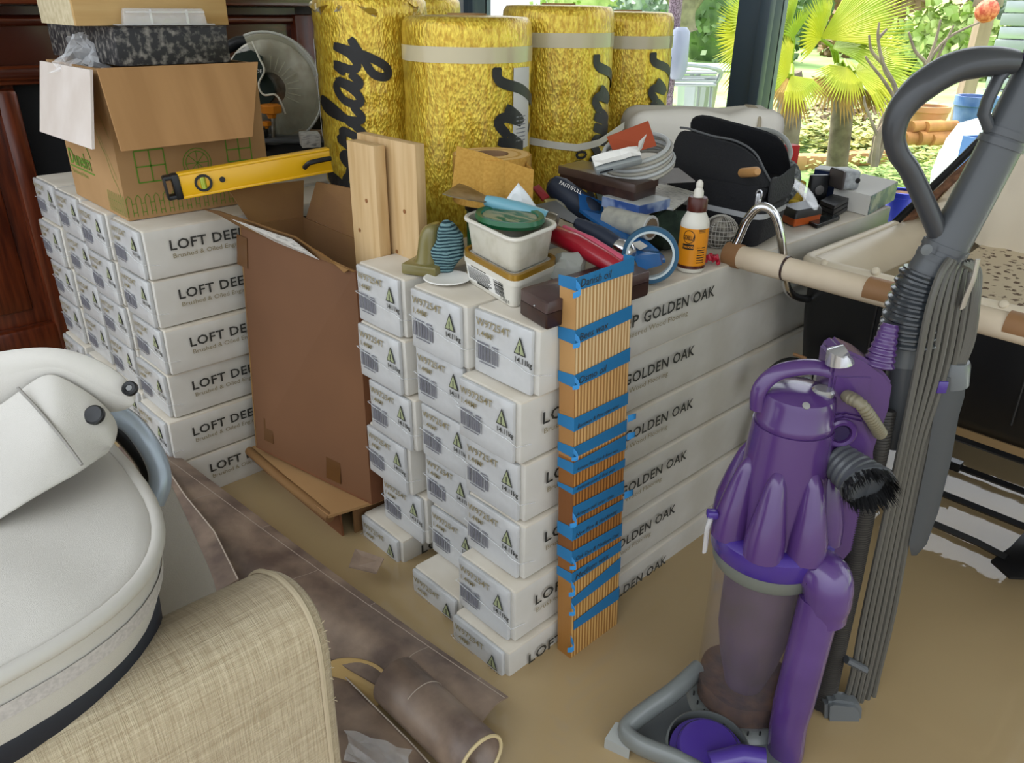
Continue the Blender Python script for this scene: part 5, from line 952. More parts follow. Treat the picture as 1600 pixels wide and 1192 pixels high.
sub_('cap_emblem', B().lathe([(.005, 0), (.005, .0015), (.0028, .0018)], 16, AX @ M.Translation((-.006, -.043, zc-.0085)) @ M.Rotation(rad(38), 4, 'X')), m_silv, vc)
hp = spline([vp(1183, 640, 0), vp(1187, 608, 0), vp(1215, 582, 0), vp(1262, 573, 0), vp(1300, 580, 0), vp(1316, 598, .0)], 5)
vo_('carry_handle', B().tube(hp, .0085, 12, sq=(.8, 1.3)), m_pur)
# spine behind the bin
sp_ = [(1291, 640), (1302, 558), (1320, 546), (1352, 560), (1383, 583), (1396, 600), (1390, 640), (1370, 700), (1350, 790), (1335, 860), (1298, 900), (1284, 860), (1288, 760)]
vs_ = vo_('spine', B().prism([vp(u, v, -.012) for u, v in sp_], AW*.05, bev=.004), m_pur)
sub_('cap', B().tube([vp(1312, 566, -.01), vp(1312, 552, -.01), vp(1322, 546, -.01)], [.018, .017, .008], 14), m_silv, vs_)
sub_('seam_panel', B().prism([vp(u, v, -.014) for u, v in ((1296, 650), (1306, 588), (1362, 590), (1352, 655))], AW*.004, bev=.001), m_pur, vs_)
ps = vo_('socket_plate', B().prism([vp(u, v, -.022) for u, v in ((1289, 720), (1286, 680), (1296, 655), (1320, 648), (1352, 656), (1366, 690), (1366, 740), (1340, 735), (1310, 712))], AW*.02, bev=.004), m_pur)
c = vp(1314, 677, -.024); n_ = axes(c, IR, -AW)
sub_('socket_ring', B().lathe([(.021, -.004), (.021, .002), (.018, .004), (.0135, .003), (.0125, -.004)], 28, n_), m_pur, ps); sub_('socket_hole', B().lathe([(.0125, -.002), (.011, .0008)], 24, n_), mat('dark_purple_recess', '23133c', .5), ps)
def ribbed(path, r0, r1, pitch, n=12, depth=.12, **k):
    P = spline(path, 8); L = [0]
    for i in range(1, len(P)): L.append(L[-1]+(P[i]-P[i-1]).length)
    N = max(4, int(L[-1]/pitch)*4); out, rs = [], []; j = 0
    for i in range(N+1):
        s = L[-1]*i/N
        while j < len(L)-2 and L[j+1] < s: j += 1
        t = (s-L[j])/max(L[j+1]-L[j], 1e-9); out.append(P[j].lerp(P[j+1], min(t, 1))); R_ = lerp(r0, r1, i/N); rs.append(R_*(1-depth if i % 4 in (0, 3) else 1))
    return B().tube(out, rs, n, **k)
vo_('elbow_hose', ribbed([vp(1327, 622, -.03), vp(1345, 632, -.045), vp(1362, 655, -.04), vp(1376, 678, -.02)], .0085, .0095, .0055), m_tan)
sub_('elbow', B().tube([vp(1322, 618, -.012), vp(1330, 622, -.03), vp(1340, 628, -.04)], [.0085, .009, .0085], 12), m_tan, vs_)
# dusting brush
d_ = (-AW*.80+IR*.42+V((0, 0, -.18))).normalized(); c = vp(1306, 716, -.02)
br0 = ribbed([c, c+d_*.025, c+d_*.055], .025, .033, .0085, 30, depth=.06); vbr = vo_('dusting_brush', br0, m_gryd)
ed = c+d_*.056; mx = axes(ed, IR, d_)
sub_('brush_rim', B().lathe([(.0345, -.004), (.0355, .002), (.031, .003), (.026, -.006)], 32, mx), m_gryd, vbr)
b = B(); rr = random.Random(3)
for i in range(420):
    a = rr.uniform(0, 2*pi); r_ = rr.uniform(.022, .034); p = mx @ V((r_*cos(a), r_*sin(a), -.002)); q = mx @ V((r_*1.12*cos(a)+rr.uniform(-.003, .003), r_*1.12*sin(a)+rr.uniform(-.003, .003), .02+rr.uniform(-.004, .007)))
    s_ = (mx.to_3x3() @ V((-sin(a), cos(a), 0)))*.0016; b._add([p-s_, p+s_, q], [(0, 1, 2)])
o = sub_('bristles', b, m_brist, vbr, smooth=0); o['kind'] = 'stuff'
sub_('throat', B().lathe([(.027, -.005), (.001, -.004)], 24, mx), m_brist, vbr)
# near-side duct with elbow
vo_('duct_elbow', B().tube(spline([vp(1262, 905, -.02), vp(1272, 893, -.055), vp(1290, 900, -.075), vp(1293, 925, -.082), vp(1287, 960, -.08)], 5), [.028]*4+[.031]*3+[.034]*8+[.033]*3+[.031]*3, 20, sq=(1, 1)), m_purd)
vo_('duct', B().tube(spline([vp(1282, 935, -.08), vp(1268, 990, -.085), vp(1250, 1060, -.09), vp(1232, 1130, -.095), vp(1222, 1190, -.09), vp(1190, 1225, -.06)], 5), [.0285]*14+[.027]*6+[.03]*6, 20), m_purd)
# hose up the back
vo_('rear_hose', ribbed([vp(1277, 1130, .0), vp(1303, 1010, .0), vp(1328, 900, .0), vp(1352, 780, .0), vp(1370, 700, .0), vp(1382, 640, .01)], .021, .016, .0042, 12, depth=.1), m_hose)
vo_('hose_cuff', ribbed([vp(1277, 1122, .012), vp(1272, 1165, .012), vp(1268, 1215, .012)], .024, .02, .008, 16, depth=.1), m_pur2)
vo_('base_block', B().prism([vp(u, v, -.03) for u, v in ((1240, 1180), (1290, 1165), (1292, 1235), (1235, 1235))], AW*.06, bev=.006), m_pur2)
# wand, ribbed neck, upper tube, loop handle
vo_('wand', B().tube([vp(1396, 690, .035), vp(1408, 620, .03), vp(1417, 540, .03)], .0225, 18), m_gryd)
vo_('wand_collar', B().tube([vp(1414, 565, .03), vp(1419, 528, .03)], [.025, .0255], 18), m_grym)
vo_('ribbed_neck', ribbed([vp(1419, 532, .028), vp(1427, 490, .028), vp(1440, 448, .028), vp(1450, 425, .028)], .040, .033, .0105, 26, depth=.09), mat('black_gloss_ribs', '2c3034', .2, coat=.6))
vo_('stretch_cone', ribbed([vp(1372, 572, .0), vp(1383, 535, .005), vp(1392, 506, .01)], .021, .011, .0075, 16, depth=.1), m_pur)
UP = [vp(1441, 447, .03), vp(1464, 410, .03), vp(1509, 331, .03), vp(1566, 222, .03), vp(1612, 130, .03), vp(1640, 75, .03)]
vu = vo_('upper_wand', B().tube(UP, [.029, .0275, .025, .0245, .024, .0235], 20), m_gryd)
for i_, (u, v) in enumerate(((1468, 403), (1477, 387), (1565, 224), (1573, 209))): q = vp(u, v, .03); sub_('clamp_band', B().tube([q-V(UP[2]-UP[1]).normalized()*.004, q+V(UP[2]-UP[1]).normalized()*.004], .0285 if i_ < 2 else .027, 20), m_gryd, vu)
q = vp(1449, 391, .0); sub_('round_badge', B().lathe([(.007, 0), (.007, .0015), (.001, .002)], 18, axes(q+AW*.003, IR, -AW)), m_grym, vu)
hl = [(1480, 408), (1466, 365), (1440, 305), (1421, 265), (1404, 240), (1397, 212), (1403, 180), (1424, 150), (1455, 125), (1495, 104), (1545, 96), (1584, 97)]
vh = vo_('loop_handle', B().tube(spline([vp(u, v, .03) for u, v in hl], 5), [.0125+.006*max(0, min(1, (i-24)/14))-.005*max(0, (i-48)/8) for i in range(56)], 14, sq=(.95, 1.15)), mat('charcoal_handle', '3a3c3f', .35, coat=.2))
sub_('handle_strut', B().tube([vp(1580, 100, .03), vp(1560, 122, .03), vp(1543, 158, .03), vp(1537, 178, .03), vp(1548, 205, .03), vp(1556, 222, .03)], .008, 12, sq=(.8, 1.2)), m_gryd, vh)
sub_('purple_trim', B().tube(spline([vp(1398, 225, .03), vp(1393, 210, .03), vp(1399, 178, .03), vp(1421, 145, .03), vp(1453, 119, .03), vp(1495, 98, .03), vp(1545, 90, .03), vp(1600, 88, .03)], 5), .0035, 8), mat('deep_purple_trim', '2c2040', .35), vh)
# power cord looped over its hooks
cords = []
for i in range(6):
    s_ = i/5; dy = -.012+.006*i
    cords.append([(1484+6*i, 412-abs(i-3)*2, dy+.01), (1468+9*i, 432, dy), (1450+11*i, 490, dy-.004), (1432+11*i, 580, dy), (1409+8*i, 690, dy), (1381+8*i, 820, dy), (1350+9*i, 960, dy), (1333+8*i, 1050, dy), (1318+8*i, 1105+(i % 3)*6, dy)])
pc = vo_('power_cord', B().tube(spline([vp(*p) for p in cords[0]], 5), .0048, 8), m_cord)
for i, c_ in enumerate(cords[1:]): sub_('cord_turn', B().tube(spline([vp(*p) for p in c_], 5), .0048, 8), m_cord, pc)
for i in range(4): sub_('cord_turn', B().tube(spline([vp(1500+5*i, 412-i, .01+.006*i), vp(1516+4*i, 425, .02+.005*i), vp(1517+3*i, 470, .02), vp(1506+4*i, 530, .02), vp(1492+3*i, 575, .02), vp(1470+3*i, 640, .022)], 5), .0048, 8), m_cord, pc)
sub_('cord_hook', B().tube(spline([vp(1528, 405, -.006), vp(1521, 435, -.008), vp(1510, 462, -.004), vp(1504, 480, 0)], 4), [.004]*4+[.0045]*9, 8, sq=(1.6, .6)), mat('pale_grey_hook', 'a49c90', .4), pc)
sub_('cord_clip', B().tube([vp(1322, 1030, -.02), vp(1352, 1046, -.02)], .006, 8, sq=(1, 1.3)), m_gryd, pc)
pl_ = sub_('plug', B().prism([vp(u, v, -.035) for u, v in ((1291, 1102), (1303, 1097), (1340, 1102), (1349, 1112), (1347, 1145), (1330, 1152), (1300, 1146), (1290, 1130))], AW*.03, bev=.006), m_grym, pc)
# crevice tool
vo_('crevice_tool', B().loft([[vp(u0, v, .03+dy) if j < 2 else vp(u1, v, .03+dy) for j, dy in enumerate((-.018, .018, .018, -.018))] for u0, u1, v in ((1466, 1510, 590), (1462, 1507, 620), (1459, 1498, 650), (1447, 1486, 720), (1430, 1466, 800), (1420, 1448, 850), (1424, 1432, 868))]), mat('crevice_grey', '44474a', .35), smooth=70)
vo_('tool_mouth', B().tube([vp(1487, 600, .03), vp(1489, 570, .03), vp(1491, 562, .03)], [.021, .0215, .019], 18), m_grym)
vo_('tool_clip', B().box(vp(1472, 605, .008), (.014, .004, .018), FR, bev=.002), m_pur2)
# bin catch and drip clip
vo_('bin_catch', B().tube([vp(1111, 808, -.02), vp(1105, 825, -.02), vp(1101, 862, -.02)], [.005, .0045, .004], 10, sq=(1.3, .7)), m_clear)
vo_('catch_lug', B().box(vp(1113, 803, -.015), (.016, .014, .012), FR, bev=.003), m_pur2)
# cleaner head
zt_ = .03
hd_ = vo_('cleaner_head', B().tube(spline([on(1090, 1046, z=.05), on(1050, 1082, z=.045), on(1000, 1118, z=.036), on(978, 1142, z=.03), on(1000, 1164, z=.028), on(1060, 1188, z=.028), on(1120, 1222, z=.028), on(1180, 1260, z=.028)], 5), .0145, 14, sq=(1.35, .9)), m_gry)
pf = [on(u, v, z=.006) for u, v in ((1092, 1056), (1000, 1125), (975, 1150), (1060, 1190), (1180, 1262), (1260, 1220), (1200, 1110))]
sub_('sole_plate', B().prism(pf, V((0, 0, -.05)), bev=.003), m_grym, hd_)
sub_('corner_bumper', B().loft([[on(945, 1154, z=.02), on(962, 1128, z=.03), on(988, 1132, z=.034), on(984, 1172, z=.02)], [q-V((0, 0, .05)) for q in (on(945, 1154, z=.02), on(962, 1128, z=.03), on(988, 1132, z=.034), on(984, 1172, z=.02))]]), mat('scuffed_grey_plastic', '9a9c98', .35), hd_)
dc = on(1103, 1178, z=.02); dm = M.Translation((dc.x, dc.y, 0)) @ M.Rotation(YAW, 4, 'Z') @ M.Rotation(rad(8), 4, 'X')
mh = vo_('motor_housing', B().lathe([(.058, -.02), (.058, .022), (.0555, .03), (.047, .031), (.046, .042), (.042, .047), (.01, .05)], 44, dm), m_pur2)
sub_('housing_rim', B().lathe([(.060, .0), (.064, .004), (.064, .026), (.0605, .030), (.0595, .0)], 44, dm @ M.Translation((.004, .008, 0)), f=None), m_gry, mh)
vo_('pedal_link', B().tube([on(1110, 1192, z=.05), on(1160, 1180, z=.06), on(1195, 1186, z=.06)], .016, 12), m_pur2)
# ---------------------------------------------------------------- vintage pram behind the vacuum cleaner
m_cream = mat('cream_vinyl', 'd9cdb6', .45, col2='d0c2a8', ns=5); m_ivory = mat('ivory_lining', 'd6c6a6', .75, col2='cbb994', ns=4, bump=.15, bs=60); m_bodyb = mat('black_coachwork', '0c0d10', .35); m_paper = mat('paper_sleeve', 'd4c4ac', .75, col2='c9b89e', ns=12); m_ptape = mat('brown_wrap_tape', '8e6844', .6); m_leab = mat('brown_leather_trim', '8a6248', .6, col2='5e4030', ns=70, bump=.5, bs=70)
m_rod = mat('black_iron', '0e0f11', .4)
def floral():
    m = mat('floral_fabric', 'cbbb9e', .85, bump=.1, bs=200); n = m.node_tree.nodes; l = m.node_tree.links; b = n['Principled BSDF']; t = n.new('ShaderNodeTexCoord')
    v = n.new('ShaderNodeTexVoronoi'); v.inputs['Scale'].default_value = 55; l.new(t.outputs['Object'], v.inputs['Vector']); q = n.new('ShaderNodeTexNoise'); q.inputs['Scale'].default_value = 120; l.new(t.outputs['Object'], q.inputs['Vector'])
    a = n.new('ShaderNodeMath'); a.operation = 'ADD'; l.new(v.outputs['Distance'], a.inputs[0]); l.new(q.outputs['Fac'], a.inputs[1])
    r = n.new('ShaderNodeValToRGB'); l.new(a.outputs[0], r.inputs[0]); e = r.color_ramp.elements; e[0].position = .74; e[0].color = srgb('6a5848'); e[1].position = .86; e[1].color = srgb('cfc0a4'); l.new(r.outputs[0], b.inputs['Base Color']); return m
pm = thing('pram', 'vintage black and cream coach pram with paper-wrapped handlebar behind the vacuum', 'pram', (.34, 1.0, .0)); PI_ = M.Translation((-.34, -1.0, 0))
def pobj(n, b, m, par=None, **k):
    o = obj(n, b, m, par or pm, **k)
    if not par or par is pm: o.matrix_parent_inverse = PI_
    return o
X0, X1, Y0, Y1, ZR, ZB = .045, .64, .68, 1.38, .587, .345
def prg(x0, x1, y0, y1, z, r=.03, n=4, zf=0): # rounded rectangle ring; zf lifts the far end
    out = []
    for cx, cy, a0 in ((x1-r, y1-r, 0), (x0+r, y1-r, 90), (x0+r, y0+r, 180), (x1-r, y0+r, 270)):
        for i in range(n+1): a = rad(a0+90*i/n); y = cy+r*sin(a); out.append(V((cx+r*cos(a), y, z+zf*(y-y0)/(y1-y0))))
    return out
pobj('coach_body', B().loft([prg(X0+.05, X1-.05, Y0+.03, Y1-.06, ZB), prg(X0+.02, X1-.02, Y0+.008, Y1-.02, ZB+.03), prg(X0+.008, X1-.008, Y0, Y1, ZB+.14), prg(X0+.004, X1-.004, Y0, Y1, ZR-.02), prg(X0+.018, X1-.018, Y0+.012, Y1-.012, ZR-.02), prg(X0+.03, X1-.03, Y0+.03, Y1-.03, ZR-.12)], caps=True), m_bodyb, smooth=50)
for x in (.20, .46): pobj('body_seam', B().tube([(x, Y0-.001, ZR-.03), (x+.003, Y0-.0005, ZB+.05)], .0022, 6), m_bodyb)
pobj('under_tray', B().loft([prg(X0+.055, X1-.055, Y0+.035, Y1-.065, ZB-.018), prg(X0+.045, X1-.045, Y0+.025, Y1-.06, ZB+.002)]), mat('tan_underside', '8a7250', .6))
ri = pobj('rim_roll', B().tube(prg(X0, X1, Y0, Y1, ZR, .03), .0125, 10, closed=True), m_cream, smooth=80)
pobj('rim_piping', B().tube(prg(X0+.001, X1-.001, Y0-.004, Y1, ZR-.018, .03), .006, 8, closed=True), mat('tan_piping', 'b8986a', .6), smooth=80)
for u, v in ((1288, 411), (1368, 424), (1568, 476)):
    c = on(u, v, y=Y0-.006); sub_('cover_button', B().lathe([(.0085, -.004), (.0085, 0), (.006, .004), (.001, .0055)], 16, axes(c, (1, 0, 0), (0, -1, .7))), m_cream, ri)
ln = B(); N_ = 12
rows = [[V((lerp(X0+.0, X0+.075, k), lerp(Y0+.02, Y1-.05, j/N_), ZR+.004+.012*sin(k*pi)-.05*k*k+.03*(j/N_)*k*0)) for j in range(N_+1)] for k in (0, .2, .45, .7, 1)]
pobj('turned_lining', B().sheet(rows, .004), m_cream, smooth=80)
pobj('inner_lining', B().loft([prg(X0+.035, X1-.035, Y0+.03, Y1-.04, ZR-.01, .04), prg(X0+.06, X1-.06, Y0+.06, Y1-.06, ZR-.085, .04)], caps=False), m_ivory, smooth=60)
for y in (.80, .92, 1.04, 1.16): pobj('lining_button', B().lathe([(.005, 0), (.004, .002), (.001, .003)], 10, axes(V((X0+.06, y, ZR-.03)), (0, 1, 0), (1, 0, .8))), mat('brass_stud', '8a6a3c', .4, metal=.6) if y == .80 else bpy.data.materials['brass_stud'])
b = B().loft([prg(X0+.16, X1-.04, Y0+.05, Y1-.05, ZR-.11, .05), prg(X0+.15, X1-.035, Y0+.045, Y1-.045, ZR-.075, .06), prg(X0+.17, X1-.05, Y0+.07, Y1-.07, ZR-.055, .06, zf=.05)]); pobj('mattress', b, floral(), smooth=60)
# hood: hoop, leather trim, lining
cx_, hw = (X0+X1)/2, (X1-X0)/2
def arch(k, y, zt): return [V((cx_+hw*k*p.x, y+.02*p.y, ZR+zt*p.y)) for p in spline([(-1, 0, 0), (-.72, .36, 0), (-.44, .72, 0), (-.2, .94, 0), (.1, 1, 0), (.45, .92, 0), (.8, .55, 0), (1, 0, 0)], 4)]
A0 = arch(1.02, 1.10, .36)
pobj('hood_hoop', B().tube(A0, .0085, 10), m_rod)
pobj('leather_trim', B().sheet([arch(1.0, 1.115, .345), arch(.97, 1.13, .32), arch(.955, 1.15, .30)], .006, (0, 1, 0)), m_leab)
pobj('hood_shell', B().loft([arch(1.02, 1.11, .36), arch(1.03, 1.22, .37), arch(1.02, 1.33, .33), arch(1.0, 1.40, .22), arch(.98, 1.42, .05)], caps=False), m_bodyb, smooth=80) if False else None
rows = [arch(.95, 1.15, .295), arch(.955, 1.22, .30), arch(.96, 1.30, .27), arch(.95, 1.36, .17), arch(.94, 1.385, .02)]
rows = [[p+V((0, .012*sin(i*1.7+j), .008*sin(i*2.3))) for i, p in enumerate(r)] for j, r in enumerate(rows)]
pobj('hood_lining', B().sheet(rows, .004, (0, 1, 0)), m_ivory, smooth=80)
rows = []
for i in range(9): t_ = i/8; rows.append([V((lerp(.10, .36, t_)+.006*sin(j*2), 1.155+.010*sin(t_*25+j), lerp(lerp(.70, .86, t_), .585-.03*t_, j/6)+.01*sin(t_*9)*(j/6))) for j in range(7)])
pobj('hood_curtain', B().sheet(rows, .003, (0, 1, 0)), mat('pale_hood_cloth', 'e0d4be', .8), smooth=80)
# handlebar and chrome frame
hy, hz_ = .50, .6235; hx0 = on(1148, 399, y=hy).x
hb = pobj('handlebar', B().tube([(hx0+.006, hy, hz_), (.66, hy, hz_-.004)], .0205, 18), m_paper)
def hseg(n, u0, u1, r, m): a, c = on(u0, 400+(u0-1148)*.262, y=hy).x, on(u1, 400+(u1-1148)*.262, y=hy).x; return sub_(n, B().tube([(a, hy, hz_), (c, hy, hz_)], r, 20), m, hb)
hseg('tape_band', 1136, 1158, .0222, m_ptape); hseg('paper_overlap', 1172, 1228, .0217, m_paper); hseg('tape_band', 1355, 1410, .0211, m_ptape); hseg('tape_band', 1572, 1625, .0211, m_ptape); hseg('dark_string', 1227, 1230, .0222, m_dkwood)
sub_('end_bolt', B().tube([(hx0-.018, hy, hz_+.001), (hx0-.006, hy, hz_)], [.006, .010], 10).tube([(hx0-.008, hy, hz_), (hx0-.001, hy, hz_)], .0185, 16), m_silv, hb)
ch = [on(1143, 396, y=hy), on(1154, 372, y=hy+.005), on(1168, 342, y=hy+.01), on(1188, 323, y=hy+.015), on(1207, 331, y=hy+.025), on(1218, 358, y=hy+.035), on(1223, 395, y=hy+.045), on(1226, 428, y=hy+.06), on(1231, 452, y=hy+.08), on(1244, 464, y=hy+.12), on(1262, 467, y=Y0)]
pobj('chrome_frame', B().tube(spline(ch, 6), .0078, 14), m_chrome)
pobj('chrome_frame', B().tube(spline([V((X0+X1-p.x, p.y, p.z)) for p in ch], 6), .0078, 14), m_chrome)
for x in (.09, .60):
    for y in (.74, 1.24):
        c = V((x-.035 if x < .3 else x+.03, y, .19)); 
        if x > .3 or y > 1: c.z = .19
        wh = pobj('wheel', B().tube([c+V((0, .115*cos(a), .115*sin(a))) for a in [2*pi*i/32 for i in range(32)]], .012, 8, closed=True), m_blk)
        sub_('wheel_rim', B().tube([c+V((0, .10*cos(a), .10*sin(a))) for a in [2*pi*i/32 for i in range(32)]], .004, 6, closed=True), m_chrome, wh); sub_('hub_cap', B().lathe([(.022, -.01), (.022, .008), (.012, .018), (.001, .02)], 18, axes(c, (0, 1, 0), (1, -.6, .3))), m_silv, wh)
        for k in range(10): a = 2*pi*k/10; sub_('spoke', B().tube([c, c+V((0, .1*cos(a), .1*sin(a)))], .0014, 5), m_chrome, wh)
mg = [V((.075+.0*i, Y0-.045+.12*cos(rad(150-18*i)), .275+.085*sin(rad(165-18*i)))) for i in range(9)]
c = on(1240, 612, y=Y0-.06)
fd = [c+AW*0+IR*(-.052*cos(a))+V((0, 0, .058*sin(a))) for a in [rad(-10+16*i) for i in range(9)]]
pobj('mudguard', B().sheet([[p-AW*.02 for p in fd], [p+AW*.04 for p in fd]], .004), m_blk, smooth=80)
pobj('brake_lever', B().tube([on(1240, 553, y=Y0-.07), on(1259, 560, y=Y0-.07)], .0035, 8), m_ptape); q = on(1281, 590, y=Y0-.05); pobj('spring_cup', B().ball(q, .018, 14, 8), m_chrome)
for x in (.12, .55): pobj('leaf_spring', B().tube([(x, .70, .25), (x, .80, .32), (x, 1.0, .335), (x, 1.2, .32), (x, 1.3, .25)], .008, 8, sq=(.5, 1.6)), m_rod)
rk = pobj('basket_rack', B().tube([(.17, 1.126, .05), (.62, 1.126, .05)], .0085, 4), m_rod)
sub_('rack_bar', B().tube([(.17, .978, .05), (.60, .978, .05)], .0085, 4), m_rod, rk); sub_('rack_bar', B().tube([(.19, .845, .05), (.44, .845, .05), (.475, .842, .048), (.50, .835, .05)], .0085, 4), m_rod, rk); sub_('rack_bar', B().tube([(.18, 1.27, .05), (.62, 1.27, .05)], .0085, 4), m_rod, rk)
sub_('rack_end', B().sheet([[V((.478, .82, .04)), V((.52, .80, .035)), V((.57, .83, .045))], [V((.495, .86, .062)), V((.535, .85, .07)), V((.58, .87, .075))], [V((.50, 1.0, .06)), V((.53, 1.0, .065)), V((.575, 1.0, .07))]], .006), m_rod, rk)
sub_('rack_clip', B().box((.288, 1.06, .045), (.014, .13, .008), M.Rotation(rad(14), 4, 'Z')), m_gryd, rk); sub_('rack_clip', B().box((.296, 1.126, .052), (.028, .022, .022)), m_rod, rk)
# ---------------------------------------------------------------- garden beyond the glass
m_lawn = mat('lawn', '6c9448', .9, col2='98b070', ns=1.2, nd=6, bump=.6, bs=25); m_pave = mat('wet_pale_paving', 'd6d6d0', .4, col2='bcbdb6', ns=2.5)
GZ = -.06
gm = B(); gr = [[V((-26+i*2.2, 1.58+j*j*.055, GZ+.02*NZ.noise(V((i*.9, j*.7, 0)))+(.03*max(0, j-9)))) for i in range(32)] for j in range(26)]
o = obj('lawn', gm.sheet(gr), m_lawn); o['kind'] = 'structure'
o = obj('ground_paving', B().box((1.0, 2.35, GZ-.02), (9, 1.5, .12)), m_pave); o['kind'] = 'structure'
o = obj('ground_path', B().box((-1.5, 9.0, GZ+.0), (14, 1.5, .10), M.Rotation(rad(-8), 4, 'Z')), m_pave); o['kind'] = 'structure'
def leafm(n, c1, c2): return mat(n, c1, .55, col2=c2, ns=3, trans=0)
m_palm = leafm('palm_yellow_green', 'b9b61c', '8fa51e'); m_palmg = leafm('palm_green', '7d9a24', '98a820'); m_palmd = mat('dry_palm', '8a6f35', .8, col2='a8883c', ns=5); m_trunk = mat('palm_trunk', '5e5348', .9, col2='7c7062', ns=14)
m_bark = mat('grey_bark', '6d6156', .9, col2='8b7d6c', ns=9); m_bark2 = mat('lichen_bark', '8a836a', .9, col2='6a6452', ns=6)
def fan(par, n, hub, dirn, up, L, spread, k, m, droop=.1, seed=0):
    x = V(dirn).normalized(); u = V(up); u = (u-x*u.dot(x)).normalized(); y = u.cross(x); b = B(); rr = random.Random(seed)
    for i in range(k):
        a = lerp(-spread, spread, i/(k-1)); d = x*cos(a)+y*sin(a); ll = L*(1-.25*abs(a)/pi)*rr.uniform(.92, 1.04); s_ = (-x*sin(a)+y*cos(a)); wd = L*.55*spread/k*1.5
        p0, p1, p2 = V(hub), V(hub)+d*ll*.55+u*.03*L, V(hub)+d*ll-V((0, 0, droop*ll))
        b._add([p0, p1-s_*wd, p1+u*.35*wd, p1+s_*wd, p2], [(0, 1, 2), (0, 2, 3), (1, 4, 2), (2, 4, 3)])
    return obj(n, b, m, par, smooth=0)
pd = 5.4
def gp(u, v, d=pd): return on(u, v, d=d)
def palm(label, uvb, d, fans, trunk_uv):
    base = gp(*uvb, d); base.z = GZ; t = thing('fan_palm', label, 'palm', base, group='fan palms by the window'); I = M.Translation(base).inverted()
    tp = [I @ gp(u, v, d) for u, v in trunk_uv]; tp[0].z = 0
    obj('trunk', B().tube(spline(tp, 4), .07, 10), m_trunk, t)
    for i, (hub, tip, L, sp_, k, m, dr) in enumerate(fans):
        h, e_ = I @ gp(*hub, d-.2), I @ gp(*tip, d-.35)
        fan(t, 'fan_leaf', h, e_-h, -AW*.8+V((0, 0, .6)), (e_-h).length, rad(sp_), k, m, dr, i); obj('leaf_stalk', B().tube([tp[-1], tp[-1].lerp(h, .5)+V((0, 0, .05)), h], .012, 6), m_palmg, t)
    return t
palm('big yellow-green fan palm right of the window post', (1318, 215), 5.4, [((1282, 60), (1432, -18), 1, 38, 30, m_palm, 0), ((1283, 60), (1262, -5), 1, 70, 28, m_palm, .05), ((1335, 112), (1450, 92), 1, 62, 34, m_palm, .12), ((1325, 105), (1300, 150), 1, 60, 24, m_palm, .15), ((1345, 115), (1430, 150), 1, 40, 26, m_palm, .2),
     ((1300, 75), (1390, 42), 1, 45, 26, m_palmg, .1), ((1310, 120), (1352, 178), 1, 30, 12, m_palmd, .2), ((1300, 118), (1282, 165), 1, 50, 14, m_palmd, .25), ((1345, 135), (1368, 175), 1, 22, 10, m_palmd, .2)], [(1318, 215), (1316, 170), (1310, 110)])
palm('smaller palm with drooping dry fronds just right of the post', (1238, 200), 5.0, [((1232, 118), (1205, 60), 1, 60, 24, m_palm, .1), ((1232, 122), (1212, 170), 1, 45, 18, m_palmd, .2), ((1236, 118), (1270, 165), 1, 45, 18, m_palm, .2), ((1236, 40), (1225, -15), 1, 60, 22, m_palmg, .05), ((1240, 60), (1250, 8), 1, 40, 16, m_palmg, .05), ((1238, 125), (1243, 195), 1, 20, 10, m_palmd, .1)], [(1238, 200), (1236, 160), (1234, 115)])
palm('fan palm half hidden to the left of the post', (1185, 190), 5.8, [((1172, 62), (1120, 12), 1, 45, 22, m_palm, .08), ((1172, 70), (1118, 60), 1, 40, 20, m_palm, .12), ((1170, 85), (1130, 110), 1, 40, 18, m_palm, .2), ((1174, 40), (1135, -8), 1, 40, 20, m_palm, .05), ((1172, 95), (1145, 150), 1, 25, 12, m_palmd, .15)], [(1185, 190), (1182, 130), (1176, 70)])
# bare shrub
sb = gp(1368, 262, 4.6); sb.z = GZ; sh = thing('bare_shrub', 'leafless twisted shrub in front of the big palm', 'shrub', sb); SI2 = M.Translation(sb).inverted()
for i, br in enumerate([[(1366, 260), (1372, 215), (1385, 190), (1402, 160), (1396, 130), (1380, 100), (1372, 60), (1374, 35)], [(1366, 260), (1390, 200), (1418, 160), (1440, 120), (1447, 100), (1430, 80), (1420, 50)], [(1402, 160), (1380, 125), (1360, 100), (1352, 88)], [(1372, 215), (1362, 190), (1352, 165), (1350, 150)], [(1385, 190), (1376, 205), (1365, 220), (1368, 260)], [(1418, 160), (1450, 115), (1470, 80), (1490, 40)], [(1396, 130), (1382, 110), (1380, 90)], [(1440, 120), (1460, 70), (1470, 30)], [(1360, 255), (1378, 190), (1392, 165)], [(1372, 60), (1386, 45)], [(1380, 100), (1362, 80), (1358, 55)], [(1447, 100), (1480, 60), (1530, 35)], [(1402, 160), (1412, 135), (1425, 122)]]):
    P = spline([SI2 @ gp(u, v, 4.6+.05*(i % 3)) for u, v in br], 4); n = len(P); r0 = .022 if i in (0, 1, 4, 8) else .011
    obj('branch', B().tube(P, [lerp(r0, .005, k/n) for k in range(n)], 7), m_bark, sh)
